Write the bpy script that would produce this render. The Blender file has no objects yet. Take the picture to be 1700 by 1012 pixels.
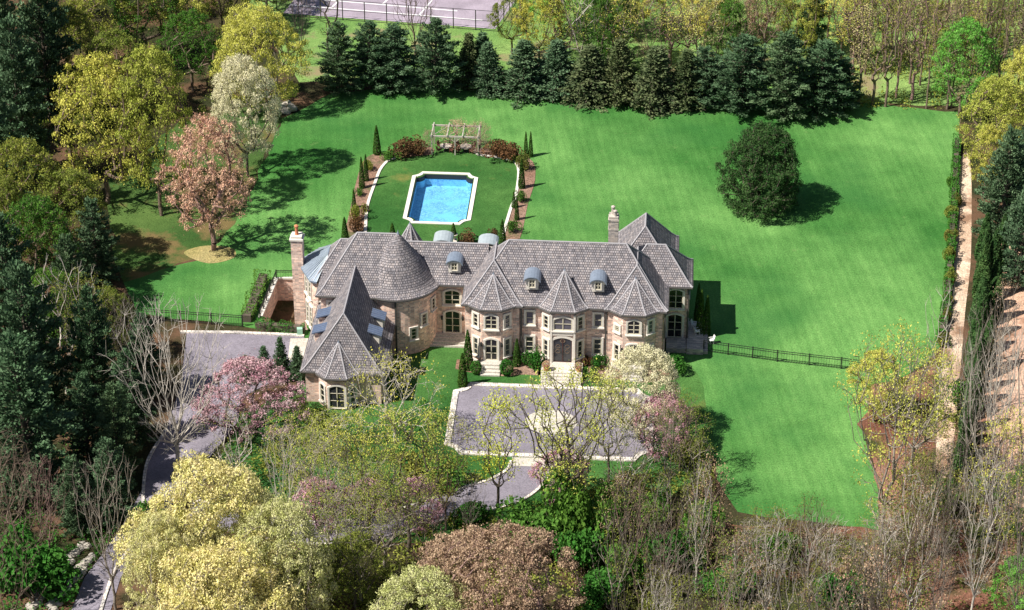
import bpy, math, random
import numpy as np
from mathutils import Vector, Matrix
from mathutils.geometry import tessellate_polygon

# ------------------------------------------------------------------ camera, sky, sun, exposure
PITCH = math.radians(31); FOC = 4000.0; DIST = 270.0
SP, CP = math.sin(PITCH), math.cos(PITCH)
SC = bpy.context.scene
cam_d = bpy.data.cameras.new('camera'); cam = bpy.data.objects.new('camera', cam_d)
SC.collection.objects.link(cam); SC.camera = cam
cam_d.sensor_width = 36; cam_d.lens = FOC / 1700 * 36
cam_d.clip_start = 1; cam_d.clip_end = 6000
cam.location = (0, -DIST * CP, DIST * SP)
cam.rotation_euler = (math.radians(90) - PITCH, 0, 0)
SUN_EL = math.radians(52)
SUN_DIR = Vector((-0.91, -0.40, 0)).normalized()          # horizontal direction towards the sun
w = bpy.data.worlds.new('World'); SC.world = w; w.use_nodes = True
nt = w.node_tree; bg = nt.nodes['Background']
sky = nt.nodes.new('ShaderNodeTexSky'); sky.sky_type = 'NISHITA'; sky.sun_disc = False
sky.sun_elevation = SUN_EL; sky.sun_rotation = math.atan2(SUN_DIR.x, SUN_DIR.y)
nt.links.new(sky.outputs[0], bg.inputs[0]); bg.inputs[1].default_value = 0.05
sl = bpy.data.lights.new('sun', 'SUN'); sl.energy = 5.0; sl.angle = math.radians(0.5); sl.color = (1, .95, .86)
sun = bpy.data.objects.new('sun', sl); SC.collection.objects.link(sun)
sd = Vector((SUN_DIR.x * math.cos(SUN_EL), SUN_DIR.y * math.cos(SUN_EL), math.sin(SUN_EL)))
sun.rotation_euler = sd.to_track_quat('Z', 'Y').to_euler(); sun.location = sd * 300
SC.view_settings.view_transform = 'Standard'; SC.view_settings.look = 'None'
SC.view_settings.exposure = 0.6; SC.view_settings.gamma = 1
SC.cycles.max_bounces = 5; SC.cycles.diffuse_bounces = 2; SC.cycles.glossy_bounces = 2
SC.cycles.transparent_max_bounces = 8; SC.cycles.use_fast_gi = False

# ------------------------------------------------------------------ photo pixel -> ground
def G(px, py, z=0.0):
    a = (px - 850) / FOC; b = (506 - py) / FOC
    y = (b * (DIST - z * SP) - z * CP) / (SP - b * CP)
    return Vector((a * (DIST + y * CP - z * SP), y, z))
def tall(by, ty, bx=0):
    y = G(0, by).y; t = (506 - ty) / FOC
    return (t * (DIST + y * CP) - y * SP) / (CP + t * SP)
def ppm(py): return FOC / (DIST + G(0, py).y * CP)
TH = math.radians(4.0)
HO = G(936, 511.5, 7.2); HO.z = 0
def W(x, y, z=0.0):
    c, s = math.cos(TH), math.sin(TH)
    return Vector((HO.x + x * c + y * s, HO.y - x * s + y * c, z))
def LOC(px, py, z=0.0):
    p = G(px, py, z) - HO; c, s = math.cos(TH), math.sin(TH)
    return Vector((p.x * c - p.y * s, p.x * s + p.y * c, z))

rng = np.random.default_rng(7); random.seed(7)
COL = SC.collection

# ------------------------------------------------------------------ materials
def newmat(name):
    m = bpy.data.materials.new(name); m.use_nodes = True
    return m, m.node_tree, m.node_tree.nodes['Principled BSDF']
def N(t, kind, **kw):
    n = t.nodes.new(kind)
    for k, v in kw.items():
        if k in n.inputs: n.inputs[k].default_value = v
        else: setattr(n, k, v)
    return n
def ramp(t, src, stops):
    r = t.nodes.new('ShaderNodeValToRGB')
    while len(r.color_ramp.elements) < len(stops): r.color_ramp.elements.new(0.5)
    for e, (p, c) in zip(r.color_ramp.elements, stops):
        e.position = p; e.color = (*c, 1) if len(c) == 3 else c
    t.links.new(src, r.inputs[0]); return r
def mixc(t, fac, a, b, mode='MIX'):
    m = t.nodes.new('ShaderNodeMix'); m.data_type = 'RGBA'; m.blend_type = mode
    for i, v in ((0, fac), (6, a), (7, b)):
        if hasattr(v, 'is_output'): t.links.new(v, m.inputs[i])
        elif isinstance(v, (int, float)): m.inputs[i].default_value = v
        else: m.inputs[i].default_value = (*v, 1)
    return m.outputs[2]
def coords(t, kind='Object', scale=(1, 1, 1)):
    tc = t.nodes.new('ShaderNodeTexCoord'); mp = t.nodes.new('ShaderNodeMapping')
    mp.inputs['Scale'].default_value = scale
    t.links.new(tc.outputs[kind], mp.inputs[0]); return mp.outputs[0]
def noise(t, vec, scale, detail=3, rough=.6):
    n = N(t, 'ShaderNodeTexNoise', Scale=scale, Detail=detail, Roughness=rough)
    t.links.new(vec, n.inputs['Vector']); return n.outputs[0]
def bump(t, bs, h, strength, dist):
    b = N(t, 'ShaderNodeBump', Strength=strength, Distance=dist)
    t.links.new(h, b.inputs['Height']); t.links.new(b.outputs[0], bs.inputs['Normal'])

def plain(name, col, rough=.7, metal=0.0, var=.12, sc=3.0):
    m, t, b = newmat(name); v = coords(t)
    n = noise(t, v, sc, 4)
    c = mixc(t, n, tuple(x * (1 - var * 1.6) for x in col), tuple(min(1, x * (1 + var * 1.6)) for x in col))
    t.links.new(c, b.inputs['Base Color']); b.inputs['Roughness'].default_value = rough
    b.inputs['Metallic'].default_value = metal
    return m
def brickmat(name, c1, c2, mortar, bw=.3, rh=.1, ms=.012, patch=None, bmp=.4):
    m, t, b = newmat(name); v = coords(t, 'UV')
    br = N(t, 'ShaderNodeTexBrick', offset=.5)
    br.inputs['Scale'].default_value = 1; br.inputs['Brick Width'].default_value = bw
    br.inputs['Row Height'].default_value = rh; br.inputs['Mortar Size'].default_value = ms
    br.inputs['Mortar Smooth'].default_value = .3; br.inputs['Bias'].default_value = 0
    br.inputs['Color1'].default_value = (*c1, 1); br.inputs['Color2'].default_value = (*c2, 1)
    br.inputs['Mortar'].default_value = (*mortar, 1)
    t.links.new(v, br.inputs['Vector'])
    v2 = coords(t, 'UV', (1 / bw, 1 / rh, 1))
    fl = N(t, 'ShaderNodeTexWhiteNoise'); sn = N(t, 'ShaderNodeVectorMath', operation='FLOOR')
    t.links.new(v2, sn.inputs[0]); t.links.new(sn.outputs[0], fl.inputs['Vector'])
    rr = ramp(t, fl.outputs['Value'], [(0, (.62, .62, .64)), (.5, (1, 1, 1)), (.8, (1.0, .95, .9)), (1, (1.35, 1.3, 1.25))])
    c = mixc(t, 1.0, br.outputs['Color'], rr.outputs[0], 'MULTIPLY')
    n = noise(t, coords(t), .6, 4)
    rp = ramp(t, n, [(.3, (.82, .82, .84)), (.7, (1.12, 1.1, 1.06))])
    c = mixc(t, 1.0, c, rp.outputs[0], 'MULTIPLY')
    c = mixc(t, 1.0, c, ramp(t, noise(t, coords(t, 'Object', (1, 1, .35)), 1.7, 5, .7), [(.3, (.78, .79, .8)), (.7, (1.18, 1.15, 1.12))]).outputs[0], 'MULTIPLY')
    t.links.new(c, b.inputs['Base Color']); b.inputs['Roughness'].default_value = .85
    bump(t, b, br.outputs['Fac'], -bmp, .04)
    return m
M = {}
M['tile'] = brickmat('roof_tiles', (.245, .232, .255), (.36, .34, .36), (.07, .065, .075), .25, .27, .04, bmp=1.0)
M['brick'] = brickmat('pink_brick', (.66, .41, .34), (.88, .66, .56), (.78, .69, .61), .42, .18, .03)
M['stone'] = plain('limestone', (.72, .67, .60), .8, sc=2.5)
M['cream'] = plain('cream_frame', (.60, .55, .42), .6)
M['cap'] = plain('ridge_cap', (.36, .345, .365), .7, sc=6)
M['gutter'] = plain('dark_gutter', (.07, .065, .06), .5)
M['sheet'] = plain('blue_grey_metal', (.23, .28, .36), .45, .3, .2)
M['sheetdark'] = plain('dark_blue_metal', (.12, .16, .26), .4, .3, .2)
M['sheetpale'] = plain('pale_metal', (.44, .50, .53), .45, .25, .15)
M['iron'] = plain('black_iron', (.018, .018, .018), .5)
M['door'] = plain('dark_red_door', (.05, .012, .012), .35)
M['pot'] = plain('terracotta', (.55, .20, .10), .8)
M['wood'] = plain('weathered_pergola_wood', (.42, .40, .34), .8)
M['redwood'] = plain('red_brown_seat', (.13, .045, .035), .7)
M['white'] = plain('white_paint', (.8, .8, .78), .6)
M['rock'] = plain('pale_boulder', (.42, .38, .33), .9, sc=1.4, var=.3)
M['soilpot'] = plain('urn_stone', (.55, .48, .42), .8)
m, t, b = newmat('window_glass'); M['glass'] = m
oi = N(t, 'ShaderNodeObjectInfo'); t.links.new(mixc(t, ramp(t, oi.outputs['Random'], [(.45, (0, 0, 0)), (1, (1, 1, 1))]).outputs[0], (.010, .010, .014), (.10, .105, .12)), b.inputs['Base Color']); b.inputs['Roughness'].default_value = .08  # random paler base colour stands in for reflections in some panes
m, t, b = newmat('pale_curtained_glass'); M['glass2'] = m
t.links.new(mixc(t, noise(t, coords(t), 5), (.02, .02, .03), (.16, .15, .2)), b.inputs['Base Color']); b.inputs['Roughness'].default_value = .15

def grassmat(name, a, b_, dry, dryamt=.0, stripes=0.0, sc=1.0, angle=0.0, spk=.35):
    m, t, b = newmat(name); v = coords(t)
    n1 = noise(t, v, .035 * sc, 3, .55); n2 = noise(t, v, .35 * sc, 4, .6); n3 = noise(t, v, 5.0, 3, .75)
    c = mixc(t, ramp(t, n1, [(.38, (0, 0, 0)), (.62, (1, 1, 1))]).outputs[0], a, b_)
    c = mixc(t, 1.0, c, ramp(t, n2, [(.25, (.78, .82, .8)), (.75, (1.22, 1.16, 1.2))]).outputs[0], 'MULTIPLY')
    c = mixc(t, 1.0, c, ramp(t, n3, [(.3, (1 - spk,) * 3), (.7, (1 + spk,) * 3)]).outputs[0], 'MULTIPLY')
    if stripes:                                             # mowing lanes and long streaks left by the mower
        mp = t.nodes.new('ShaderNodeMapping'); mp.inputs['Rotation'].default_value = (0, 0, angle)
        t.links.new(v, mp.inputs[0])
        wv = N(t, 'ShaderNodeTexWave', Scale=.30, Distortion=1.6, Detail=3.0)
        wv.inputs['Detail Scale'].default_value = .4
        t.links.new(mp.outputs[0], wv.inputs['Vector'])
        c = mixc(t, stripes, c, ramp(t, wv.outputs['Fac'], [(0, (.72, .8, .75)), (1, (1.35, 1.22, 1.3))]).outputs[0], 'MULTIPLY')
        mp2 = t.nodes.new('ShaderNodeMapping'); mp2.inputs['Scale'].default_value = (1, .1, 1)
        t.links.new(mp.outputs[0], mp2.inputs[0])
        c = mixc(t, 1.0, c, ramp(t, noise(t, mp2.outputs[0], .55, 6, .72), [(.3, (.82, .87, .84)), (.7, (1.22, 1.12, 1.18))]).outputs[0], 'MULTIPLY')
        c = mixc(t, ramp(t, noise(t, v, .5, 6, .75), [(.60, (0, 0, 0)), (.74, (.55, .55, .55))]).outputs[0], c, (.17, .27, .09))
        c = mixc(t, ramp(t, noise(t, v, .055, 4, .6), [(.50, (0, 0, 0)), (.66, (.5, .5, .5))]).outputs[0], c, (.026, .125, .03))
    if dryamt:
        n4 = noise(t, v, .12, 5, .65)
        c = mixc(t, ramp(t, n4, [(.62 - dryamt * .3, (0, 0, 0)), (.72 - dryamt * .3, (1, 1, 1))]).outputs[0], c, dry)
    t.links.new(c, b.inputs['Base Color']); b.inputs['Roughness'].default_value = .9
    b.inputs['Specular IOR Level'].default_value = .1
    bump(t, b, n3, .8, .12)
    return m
M['lawn'] = grassmat('mown_lawn', (.042, .155, .030), (.12, .285, .072), (.16, .24, .07), stripes=.2, angle=-.10, sc=1.1)
M['lawndark'] = grassmat('pool_lawn', (.03, .105, .022), (.07, .17, .04), (.16, .18, .05), .12, sc=2)
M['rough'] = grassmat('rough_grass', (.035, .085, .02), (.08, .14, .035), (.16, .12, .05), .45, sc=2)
M['reargrass'] = grassmat('rear_meadow', (.12, .24, .06), (.22, .34, .10), (.26, .22, .12), .3, sc=2, spk=.5)
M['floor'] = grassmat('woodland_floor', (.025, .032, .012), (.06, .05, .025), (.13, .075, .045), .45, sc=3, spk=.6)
M['floorbrown'] = grassmat('leaf_litter', (.16, .07, .045), (.28, .15, .10), (.05, .06, .02), .5, sc=3, spk=.6)
M['litter'] = grassmat('bright_litter', (.30, .26, .10), (.36, .30, .14), (.2, .2, .06), .3, sc=5, spk=.5)
M['mulch'] = grassmat('bark_mulch', (.22, .13, .09), (.30, .20, .15), (.06, .10, .03), .3, sc=4, spk=.6)
M['dirt'] = grassmat('pale_dirt', (.52, .37, .26), (.72, .56, .42), (.28, .17, .11), .35, sc=5, spk=.45)
M['pinksoil'] = grassmat('pink_soil', (.50, .30, .20), (.66, .44, .32), (.28, .14, .09), .35, sc=3, spk=.45)
def asphalt(name, col, spk=.35):
    m, t, b = newmat(name); v = coords(t)
    n = noise(t, v, 7, 3, .8); n2 = noise(t, v, .25, 4)
    c = mixc(t, 1.0, col, ramp(t, n, [(.3, (1 - spk,) * 3), (.7, (1 + spk,) * 3)]).outputs[0], 'MULTIPLY')
    c = mixc(t, 1.0, c, ramp(t, n2, [(.3, (.72,) * 3), (.7, (1.18,) * 3)]).outputs[0], 'MULTIPLY')
    t.links.new(c, b.inputs['Base Color']); b.inputs['Roughness'].default_value = .9
    return m
M['asphalt'] = asphalt('gravel_asphalt', (.215, .195, .235))
M['court'] = asphalt('court_surface', (.33, .28, .34), .2)
M['paver'] = asphalt('stone_paving', (.54, .50, .44), .4)
M['line'] = plain('white_line', (.8, .8, .8), .7)
M['kerb'] = brickmat('kerb_blocks', (.70, .66, .62), (.80, .77, .72), (.35, .32, .30), .5, .5, .04)

# water: tinted see-through sheet with a gloss, over a real basin
m, t, b = newmat('pool_water'); M['water'] = m
t.nodes.remove(b); out = t.nodes['Material Output']
tr = N(t, 'ShaderNodeBsdfTransparent'); tr.inputs[0].default_value = (.66, .86, .96, 1)
gl = N(t, 'ShaderNodeBsdfGlossy', Roughness=.05); fr = N(t, 'ShaderNodeFresnel', IOR=1.33)
bp = N(t, 'ShaderNodeBump', Strength=.6, Distance=.05)
t.links.new(noise(t, coords(t), 3.5, 4, .7), bp.inputs['Height'])
t.links.new(bp.outputs[0], gl.inputs['Normal']); t.links.new(bp.outputs[0], fr.inputs['Normal'])
mx = N(t, 'ShaderNodeMixShader'); t.links.new(fr.outputs[0], mx.inputs[0])
t.links.new(tr.outputs[0], mx.inputs[1]); t.links.new(gl.outputs[0], mx.inputs[2]); t.links.new(mx.outputs[0], out.inputs[0])
m, t, b = newmat('pool_basin'); M['basin'] = m; v = coords(t)
vo = N(t, 'ShaderNodeTexVoronoi', Scale=1.6, feature='SMOOTH_F1'); t.links.new(v, vo.inputs['Vector'])
nn = noise(t, v, 5, 3, .8)
c = mixc(t, ramp(t, nn, [(.35, (0, 0, 0)), (.65, (1, 1, 1))]).outputs[0], (.10, .28, .56), (.55, .80, .93))
c = mixc(t, ramp(t, noise(t, v, .5, 5, .7), [(.45, (0, 0, 0)), (.6, (1, 1, 1))]).outputs[0], c, (.36, .68, .90))
t.links.new(c, b.inputs['Base Color'])

def leafmat(name, a, b_, trans=.25, hue=.06):
    m, t, b = newmat(name); t.nodes.remove(b); out = t.nodes['Material Output']
    v = coords(t); oi = N(t, 'ShaderNodeObjectInfo')
    n = noise(t, v, .9, 3, .7); n2 = noise(t, v, 9.0, 1)
    c = mixc(t, ramp(t, n, [(.35, (0, 0, 0)), (.65, (1, 1, 1))]).outputs[0], a, b_)
    c = mixc(t, 1.0, c, ramp(t, n2, [(.3, (.65,) * 3), (.7, (1.35,) * 3)]).outputs[0], 'MULTIPLY')
    c = mixc(t, 1.0, c, ramp(t, oi.outputs['Random'], [(0, (.82, .88, .8)), (.5, (1, 1, 1)), (1, (1.15, 1.06, .95))]).outputs[0], 'MULTIPLY')
    d = N(t, 'ShaderNodeBsdfDiffuse'); tl = N(t, 'ShaderNodeBsdfTranslucent')
    t.links.new(c, d.inputs[0]); t.links.new(c, tl.inputs[0])
    mx = N(t, 'ShaderNodeMixShader', Fac=trans)
    t.links.new(d.outputs[0], mx.inputs[1]); t.links.new(tl.outputs[0], mx.inputs[2]); t.links.new(mx.outputs[0], out.inputs[0])
    return m
LM = {
 'cream': leafmat('cream_leaf', (.58, .60, .20), (.84, .78, .46)),
 'yellow': leafmat('yellow_leaf', (.58, .56, .10), (.76, .72, .20)),
 'bud': leafmat('budding_leaf', (.33, .38, .06), (.66, .64, .16)),
 'lime': leafmat('lime_leaf', (.44, .52, .05), (.62, .64, .10)),
 'olive': leafmat('olive_leaf', (.13, .19, .035), (.33, .36, .08)),
 'green': leafmat('green_leaf', (.05, .14, .025), (.14, .28, .05)),
 'fresh': leafmat('fresh_green_leaf', (.12, .36, .05), (.22, .50, .10)),
 'copper': leafmat('copper_leaf', (.56, .30, .22), (.86, .60, .42)),
 'rust': leafmat('rust_leaf', (.34, .22, .15), (.60, .44, .30)),
 'white': leafmat('white_blossom', (.72, .68, .42), (.90, .84, .60)),
 'pink': leafmat('pink_blossom', (.66, .28, .40), (.92, .66, .72)),
 'pine': leafmat('pine_needles', (.045, .095, .045), (.15, .235, .13), .1),
 'spruce': leafmat('spruce_needles', (.055, .09, .04), (.16, .19, .09), .1),
 'yew': leafmat('yew_needles', (.025, .07, .022), (.09, .16, .055), .1),
 'cypress': leafmat('cypress_leaf', (.04, .10, .02), (.08, .15, .03), .1),
 'box': leafmat('box_leaf', (.03, .12, .02), (.07, .19, .035), .1),
 'redshrub': leafmat('red_shrub_leaf', (.10, .06, .03), (.20, .11, .06), .15),
 'scrub': leafmat('scrub_leaf', (.09, .13, .03), (.24, .23, .06)),
}
BM = {
 'grey': plain('grey_bark', (.27, .23, .19), .9, sc=2, var=.25),
 'pale': plain('pale_bark', (.50, .45, .39), .9, sc=2, var=.2),
 'dark': plain('dark_bark', (.10, .08, .06), .9, sc=2, var=.25),
 'brown': plain('brown_bark', (.17, .12, .09), .9, sc=2, var=.25),
 'rosy': plain('rosy_bark', (.26, .16, .14), .9, sc=2, var=.25),
}

# ------------------------------------------------------------------ object helpers
def tag(o, label=None, cat=None, group=None, kind=None):
    if label: o['label'] = label
    if cat: o['category'] = cat
    if group: o['group'] = group
    if kind: o['kind'] = kind
    return o
def thing(name, label, cat, loc=(0, 0, 0), rz=0.0, group=None):
    o = bpy.data.objects.new(name, None); COL.objects.link(o); o.empty_display_size = .3
    o.location = loc; o.rotation_euler = (0, 0, rz); return tag(o, label, cat, group)
def link(name, me, mat, parent=None):
    o = bpy.data.objects.new(name, me); COL.objects.link(o)
    if mat is not None and not me.materials: me.materials.append(mat)
    if parent is not None: o.parent = parent
    return o
def autouv(me):
    nv = len(me.vertices); nl = len(me.loops)
    co = np.empty(nv * 3); me.vertices.foreach_get('co', co); co = co.reshape(-1, 3)
    uv = me.uv_layers.new(name='uv'); arr = np.zeros((nl, 2))
    for p in me.polygons:
        n = p.normal; a = Vector((-n.y, n.x, 0))
        for li in p.loop_indices:
            c = co[me.loops[li].vertex_index]
            if a.length < .05: arr[li] = (c[0], c[1])
            else:
                an = a.normalized(); hz = max(.15, math.sqrt(1 - min(.98, n.z * n.z)))
                arr[li] = (c[0] * an.x + c[1] * an.y, c[2] / hz)
    uv.data.foreach_set('uv', arr.ravel())
class MB:
    def __init__(s): s.v = []; s.f = []
    def add(s, vs, fs):
        o = len(s.v); s.v += [tuple(v) for v in vs]; s.f += [tuple(i + o for i in f) for f in fs]; return s
    def box(s, x0, x1, y0, y1, z0, z1):
        vs = [(x, y, z) for z in (z0, z1) for x, y in ((x0, y0), (x1, y0), (x1, y1), (x0, y1))]
        return s.add(vs, [(3, 2, 1, 0), (4, 5, 6, 7), (0, 1, 5, 4), (1, 2, 6, 5), (2, 3, 7, 6), (3, 0, 4, 7)])
    def obox(s, c, rz, sx, sy, sz, z0=None):       # box centred at c, turned by rz
        ca, sa = math.cos(rz), math.sin(rz); vs = []
        zb = c[2] if z0 is None else z0
        for z in (zb, zb + sz):
            for x, y in ((-sx, -sy), (sx, -sy), (sx, sy), (-sx, sy)):
                x /= 2; y /= 2; vs.append((c[0] + x * ca - y * sa, c[1] + x * sa + y * ca, z))
        return s.add(vs, [(3, 2, 1, 0), (4, 5, 6, 7), (0, 1, 5, 4), (1, 2, 6, 5), (2, 3, 7, 6), (3, 0, 4, 7)])
    def prism(s, poly, z0, z1):
        n = len(poly); vs = [(p[0], p[1], z0) for p in poly] + [(p[0], p[1], z1) for p in poly]
        fs = [tuple(range(n))[::-1], tuple(range(n, 2 * n))] + [(i, (i + 1) % n, n + (i + 1) % n, n + i) for i in range(n)]
        return s.add(vs, fs)
    def rings(s, rings, cap0=True, cap1=True):
        n = len(rings[0]); vs = [p for r in rings for p in r]; fs = []
        for k in range(len(rings) - 1):
            for i in range(n):
                j = (i + 1) % n; fs.append((k * n + i, k * n + j, (k + 1) * n + j, (k + 1) * n + i))
        if cap0: fs.append(tuple(range(n))[::-1])
        if cap1: fs.append(tuple(range((len(rings) - 1) * n, len(rings) * n)))
        return s.add(vs, fs)
    def tube(s, a, b, r0, r1=None, k=6):
        a = Vector(a); b = Vector(b); r1 = r0 if r1 is None else r1; d = (b - a).normalized()
        u = d.orthogonal().normalized(); v = d.cross(u)
        R = [[tuple(c + r * (u * math.cos(q * 2 * math.pi / k) + v * math.sin(q * 2 * math.pi / k))) for q in range(k)] for c, r in ((a, r0), (b, r1))]
        return s.rings(R)
    def lathe(s, c, prof, k=16):
        return s.rings([[(c[0] + r * math.cos(q * 2 * math.pi / k), c[1] + r * math.sin(q * 2 * math.pi / k), c[2] + z) for q in range(k)] for r, z in prof])
    def build(s, name, mat, parent=None, smooth=False):
        me = bpy.data.meshes.new(name); me.from_pydata(s.v, [], s.f); me.update()
        autouv(me)
        if smooth:
            for p in me.polygons: p.use_smooth = True
        return link(name, me, mat, parent)

def fast_mesh(name, verts, quads, mat=None):
    me = bpy.data.meshes.new(name); nv, nq = len(verts), len(quads); k = quads.shape[1]
    me.vertices.add(nv); me.vertices.foreach_set('co', verts.astype(np.float32).ravel())
    me.loops.add(nq * k); me.loops.foreach_set('vertex_index', quads.astype(np.int32).ravel())
    me.polygons.add(nq); me.polygons.foreach_set('loop_start', np.arange(0, nq * k, k, dtype=np.int32))
    me.update(calc_edges=True)
    if mat: me.materials.append(mat)
    return me

def sheet(name, poly, z, mat, holes=(), kind='structure', label=None, jit=0.0, step=0.0):
    """flat piece of ground from a polygon of (x,y) points"""
    P = [Vector((p[0], p[1], 0)) for p in poly]
    if step:
        Q = []
        for i, a in enumerate(P):
            b_ = P[(i + 1) % len(P)]; k = max(1, int((b_ - a).length / step))
            for j in range(k):
                q = a.lerp(b_, j / k)
                if jit: q = q + Vector((random.uniform(-jit, jit), random.uniform(-jit, jit), 0))
                Q.append(q)
        P = Q
    loops = [P] + [[Vector((p[0], p[1], 0)) for p in h] for h in holes]
    tris = tessellate_polygon(loops); vs = [p for l in loops for p in l]
    fs = []
    for a, b_, c in tris:
        if (vs[b_] - vs[a]).cross(vs[c] - vs[a]).z < 0: a, c = c, a
        fs.append((a, b_, c))
    me = bpy.data.meshes.new(name); me.from_pydata([(p.x, p.y, z) for p in vs], [], fs); me.update(); autouv(me)
    o = link(name, me, mat); tag(o, kind=kind)
    if label: o['label'] = label
    return o
def catmull(pts, n=8, closed=False):
    P = [Vector((p[0], p[1], 0)) for p in pts]; out = []; L = len(P)
    for i in range(L if closed else L - 1):
        g = (lambda k: P[k % L]) if closed else (lambda k: P[min(max(k, 0), L - 1)])
        a, b_, c, d = g(i - 1), g(i), g(i + 1), g(i + 2)
        for j in range(n):
            s = j / n
            out.append(.5 * ((2 * b_) + (c - a) * s + (2 * a - 5 * b_ + 4 * c - d) * s * s + (3 * b_ - a - 3 * c + d) * s ** 3))
    if not closed: out.append(P[-1])
    return out
def ribbon(name, pts, wd, z0, z1, mat, parent=None, closed=False):
    m = MB(); n = len(pts); L = []; R = []
    for i in range(n):
        a = pts[i - 1] if (i or closed) else pts[i]; b_ = pts[(i + 1) % n] if (i < n - 1 or closed) else pts[i]
        d = Vector((b_[0] - a[0], b_[1] - a[1])); d.normalize(); q = Vector((-d.y, d.x)) * wd / 2
        L.append((pts[i][0] + q.x, pts[i][1] + q.y)); R.append((pts[i][0] - q.x, pts[i][1] - q.y))
    vs = [(*p, z1) for p in L] + [(*p, z1) for p in R] + [(*p, z0) for p in L] + [(*p, z0) for p in R]; fs = []
    for i in range(n if closed else n - 1):
        j = (i + 1) % n
        fs += [(i, i + n, j + n, j), (i, j, j + 2 * n, i + 2 * n), (i + n, i + 3 * n, j + 3 * n, j + n)]
    if not closed: fs += [(0, 2 * n, 3 * n, n), (n - 1, 2 * n - 1, 4 * n - 1, 3 * n - 1)]
    m.add(vs, fs); return m.build(name, mat, parent)
def px(*pts): return [G(a, b_) for a, b_ in pts]

# ================================================================== SETTING
pool_hole = [W(*p) for p in ()]
PC = LOC(731, 329); 
PA, PB, PCc, PD = LOC(691, 288), LOC(793, 289), LOC(776, 373), LOC(668, 369)
px0 = (PA.x + PD.x) / 2; px1 = (PB.x + PCc.x) / 2; py1 = (PA.y + PB.y) / 2; py0 = (PD.y + PCc.y) / 2
def scooped(x0, x1, y0, y1, s):
    pts = []
    for cx, cy, a0 in ((x0, y0, 90), (x1, y0, 180), (x1, y1, 270), (x0, y1, 0)):
        for k in range(5):
            a = math.radians(a0 - k * 22.5)
            pts.append((cx + s * math.cos(a), cy + s * math.sin(a)))
    return pts
def wl(poly): return [W(p[0], p[1]) for p in poly]
pool_in = wl(scooped(px0 + .35, px1 - .35, py0 + .35, py1 - .35, .95))
well = wl([LOC(459, 463)[:2], LOC(499, 463)[:2], (-28.6, 5.8), (-27.3, 3.4), (-27.3, .6), LOC(432, 528)[:2]])
def rct(a, b_, c, d): return [(a, c), (b_, c), (b_, d), (a, d)]
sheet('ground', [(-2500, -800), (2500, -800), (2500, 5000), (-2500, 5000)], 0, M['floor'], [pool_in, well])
lawn = px((470, 195), (560, 152), (700, 146), (800, 146), (950, 152), (1080, 168), (1200, 180), (1330, 184), (1440, 172), (1596, 186), (1592, 300),
          (1583, 450), (1574, 560), (1540, 600), (1480, 640), (1440, 700), (1462, 790), (1460, 885), (1350, 868), (1230, 848), (1185, 795), (1178, 700), (1120, 640), (1100, 628),
          (1100, 560), (800, 520), (600, 480), (520, 545), (425, 545), (225, 520), (205, 470), (330, 430), (395, 370), (430, 285))
sheet('lawn', lawn, .02, M['lawn'], [pool_in, well], jit=.35, step=2.0)
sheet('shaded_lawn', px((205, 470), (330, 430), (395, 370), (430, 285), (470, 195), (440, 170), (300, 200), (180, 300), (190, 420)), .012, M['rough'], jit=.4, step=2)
front = px((500, 560), (700, 560), (740, 545), (1110, 560), (1170, 640), (1190, 760), (1080, 850), (900, 900), (640, 900), (480, 840), (360, 760), (400, 690), (500, 640))
sheet('front_lawn', front, .03, M['lawndark'], jit=.3, step=2)
sheet('leaf_litter_patch', catmull(px((305, 420), (340, 408), (385, 412), (388, 428), (345, 437)), 5, True), .035, M['litter'])
sheet('leaf_litter_slope', px((1190, 870), (1470, 880), (1425, 700), (1450, 640), (1560, 600), (1680, 700), (1800, 800), (1800, 1100), (1200, 1100)), .03, M['floorbrown'], jit=.5, step=2)
sheet('pink_soil', px((1655, 380), (1740, 380), (1900, 900), (1700, 880), (1630, 760), (1640, 600)), .04, M['pinksoil'], jit=.4, step=2)
sheet('dirt_path', catmull(px((1594, 270), (1611, 270), (1612, 420), (1602, 520), (1592, 640), (1576, 780), (1554, 780), (1560, 640), (1572, 520), (1586, 410)), 5, True), .045, M['dirt'])
sheet('rear_meadow', px((500, 135), (700, 142), (1000, 150), (1400, 168), (1700, 180), (2000, 200), (2000, -420), (300, -420), (420, 40)), .012, M['reargrass'], jit=.5, step=3)
poollawn = catmull(px((603, 392), (608, 345), (622, 305), (634, 276), (655, 262), (712, 256), (793, 256), (838, 263), (860, 276), (858, 320), (848, 350), (836, 400)), 4)
sheet('pool_lawn', poollawn + [W(-6.5, 9), W(-21, 9)], .05, M['lawndark'], [pool_in])
bedL = catmull(px((572, 400), (581, 350), (592, 300), (606, 264), (640, 252), (712, 244), (714, 257), (656, 263), (634, 278), (622, 306), (609, 346), (603, 400)), 4, True)
bedR = catmull(px((793, 246), (850, 252), (884, 268), (888, 300), (876, 340), (862, 398), (836, 398), (847, 350), (857, 322), (860, 277), (838, 264), (794, 257)), 4, True)
sheet('mulch_bed', bedL, .062, M['mulch']); sheet('mulch_bed', bedR, .062, M['mulch'])
tag(ribbon('bed_edging', bedL[28:48], .35, .03, .16, M['stone']), 'pale stone edging of the planting bed left of the pool', 'edging')
tag(ribbon('bed_edging', bedR[24:48], .35, .03, .16, M['stone']), 'pale stone edging of the planting bed right of the pool', 'edging')
# front planting bed by the house
sheet('mulch_bed', wl([(-11.5, -1.5), (-9, -2.4), (-6, -2.6), (-4, -2.1), (-2.6, -2.2), (-2.6, .4), (2.7, .4), (2.7, -2.2), (5, -2.4), (9, -2.8), (12, -2), (12, .4), (-11.5, .4)]), .045, M['mulch'])

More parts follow.
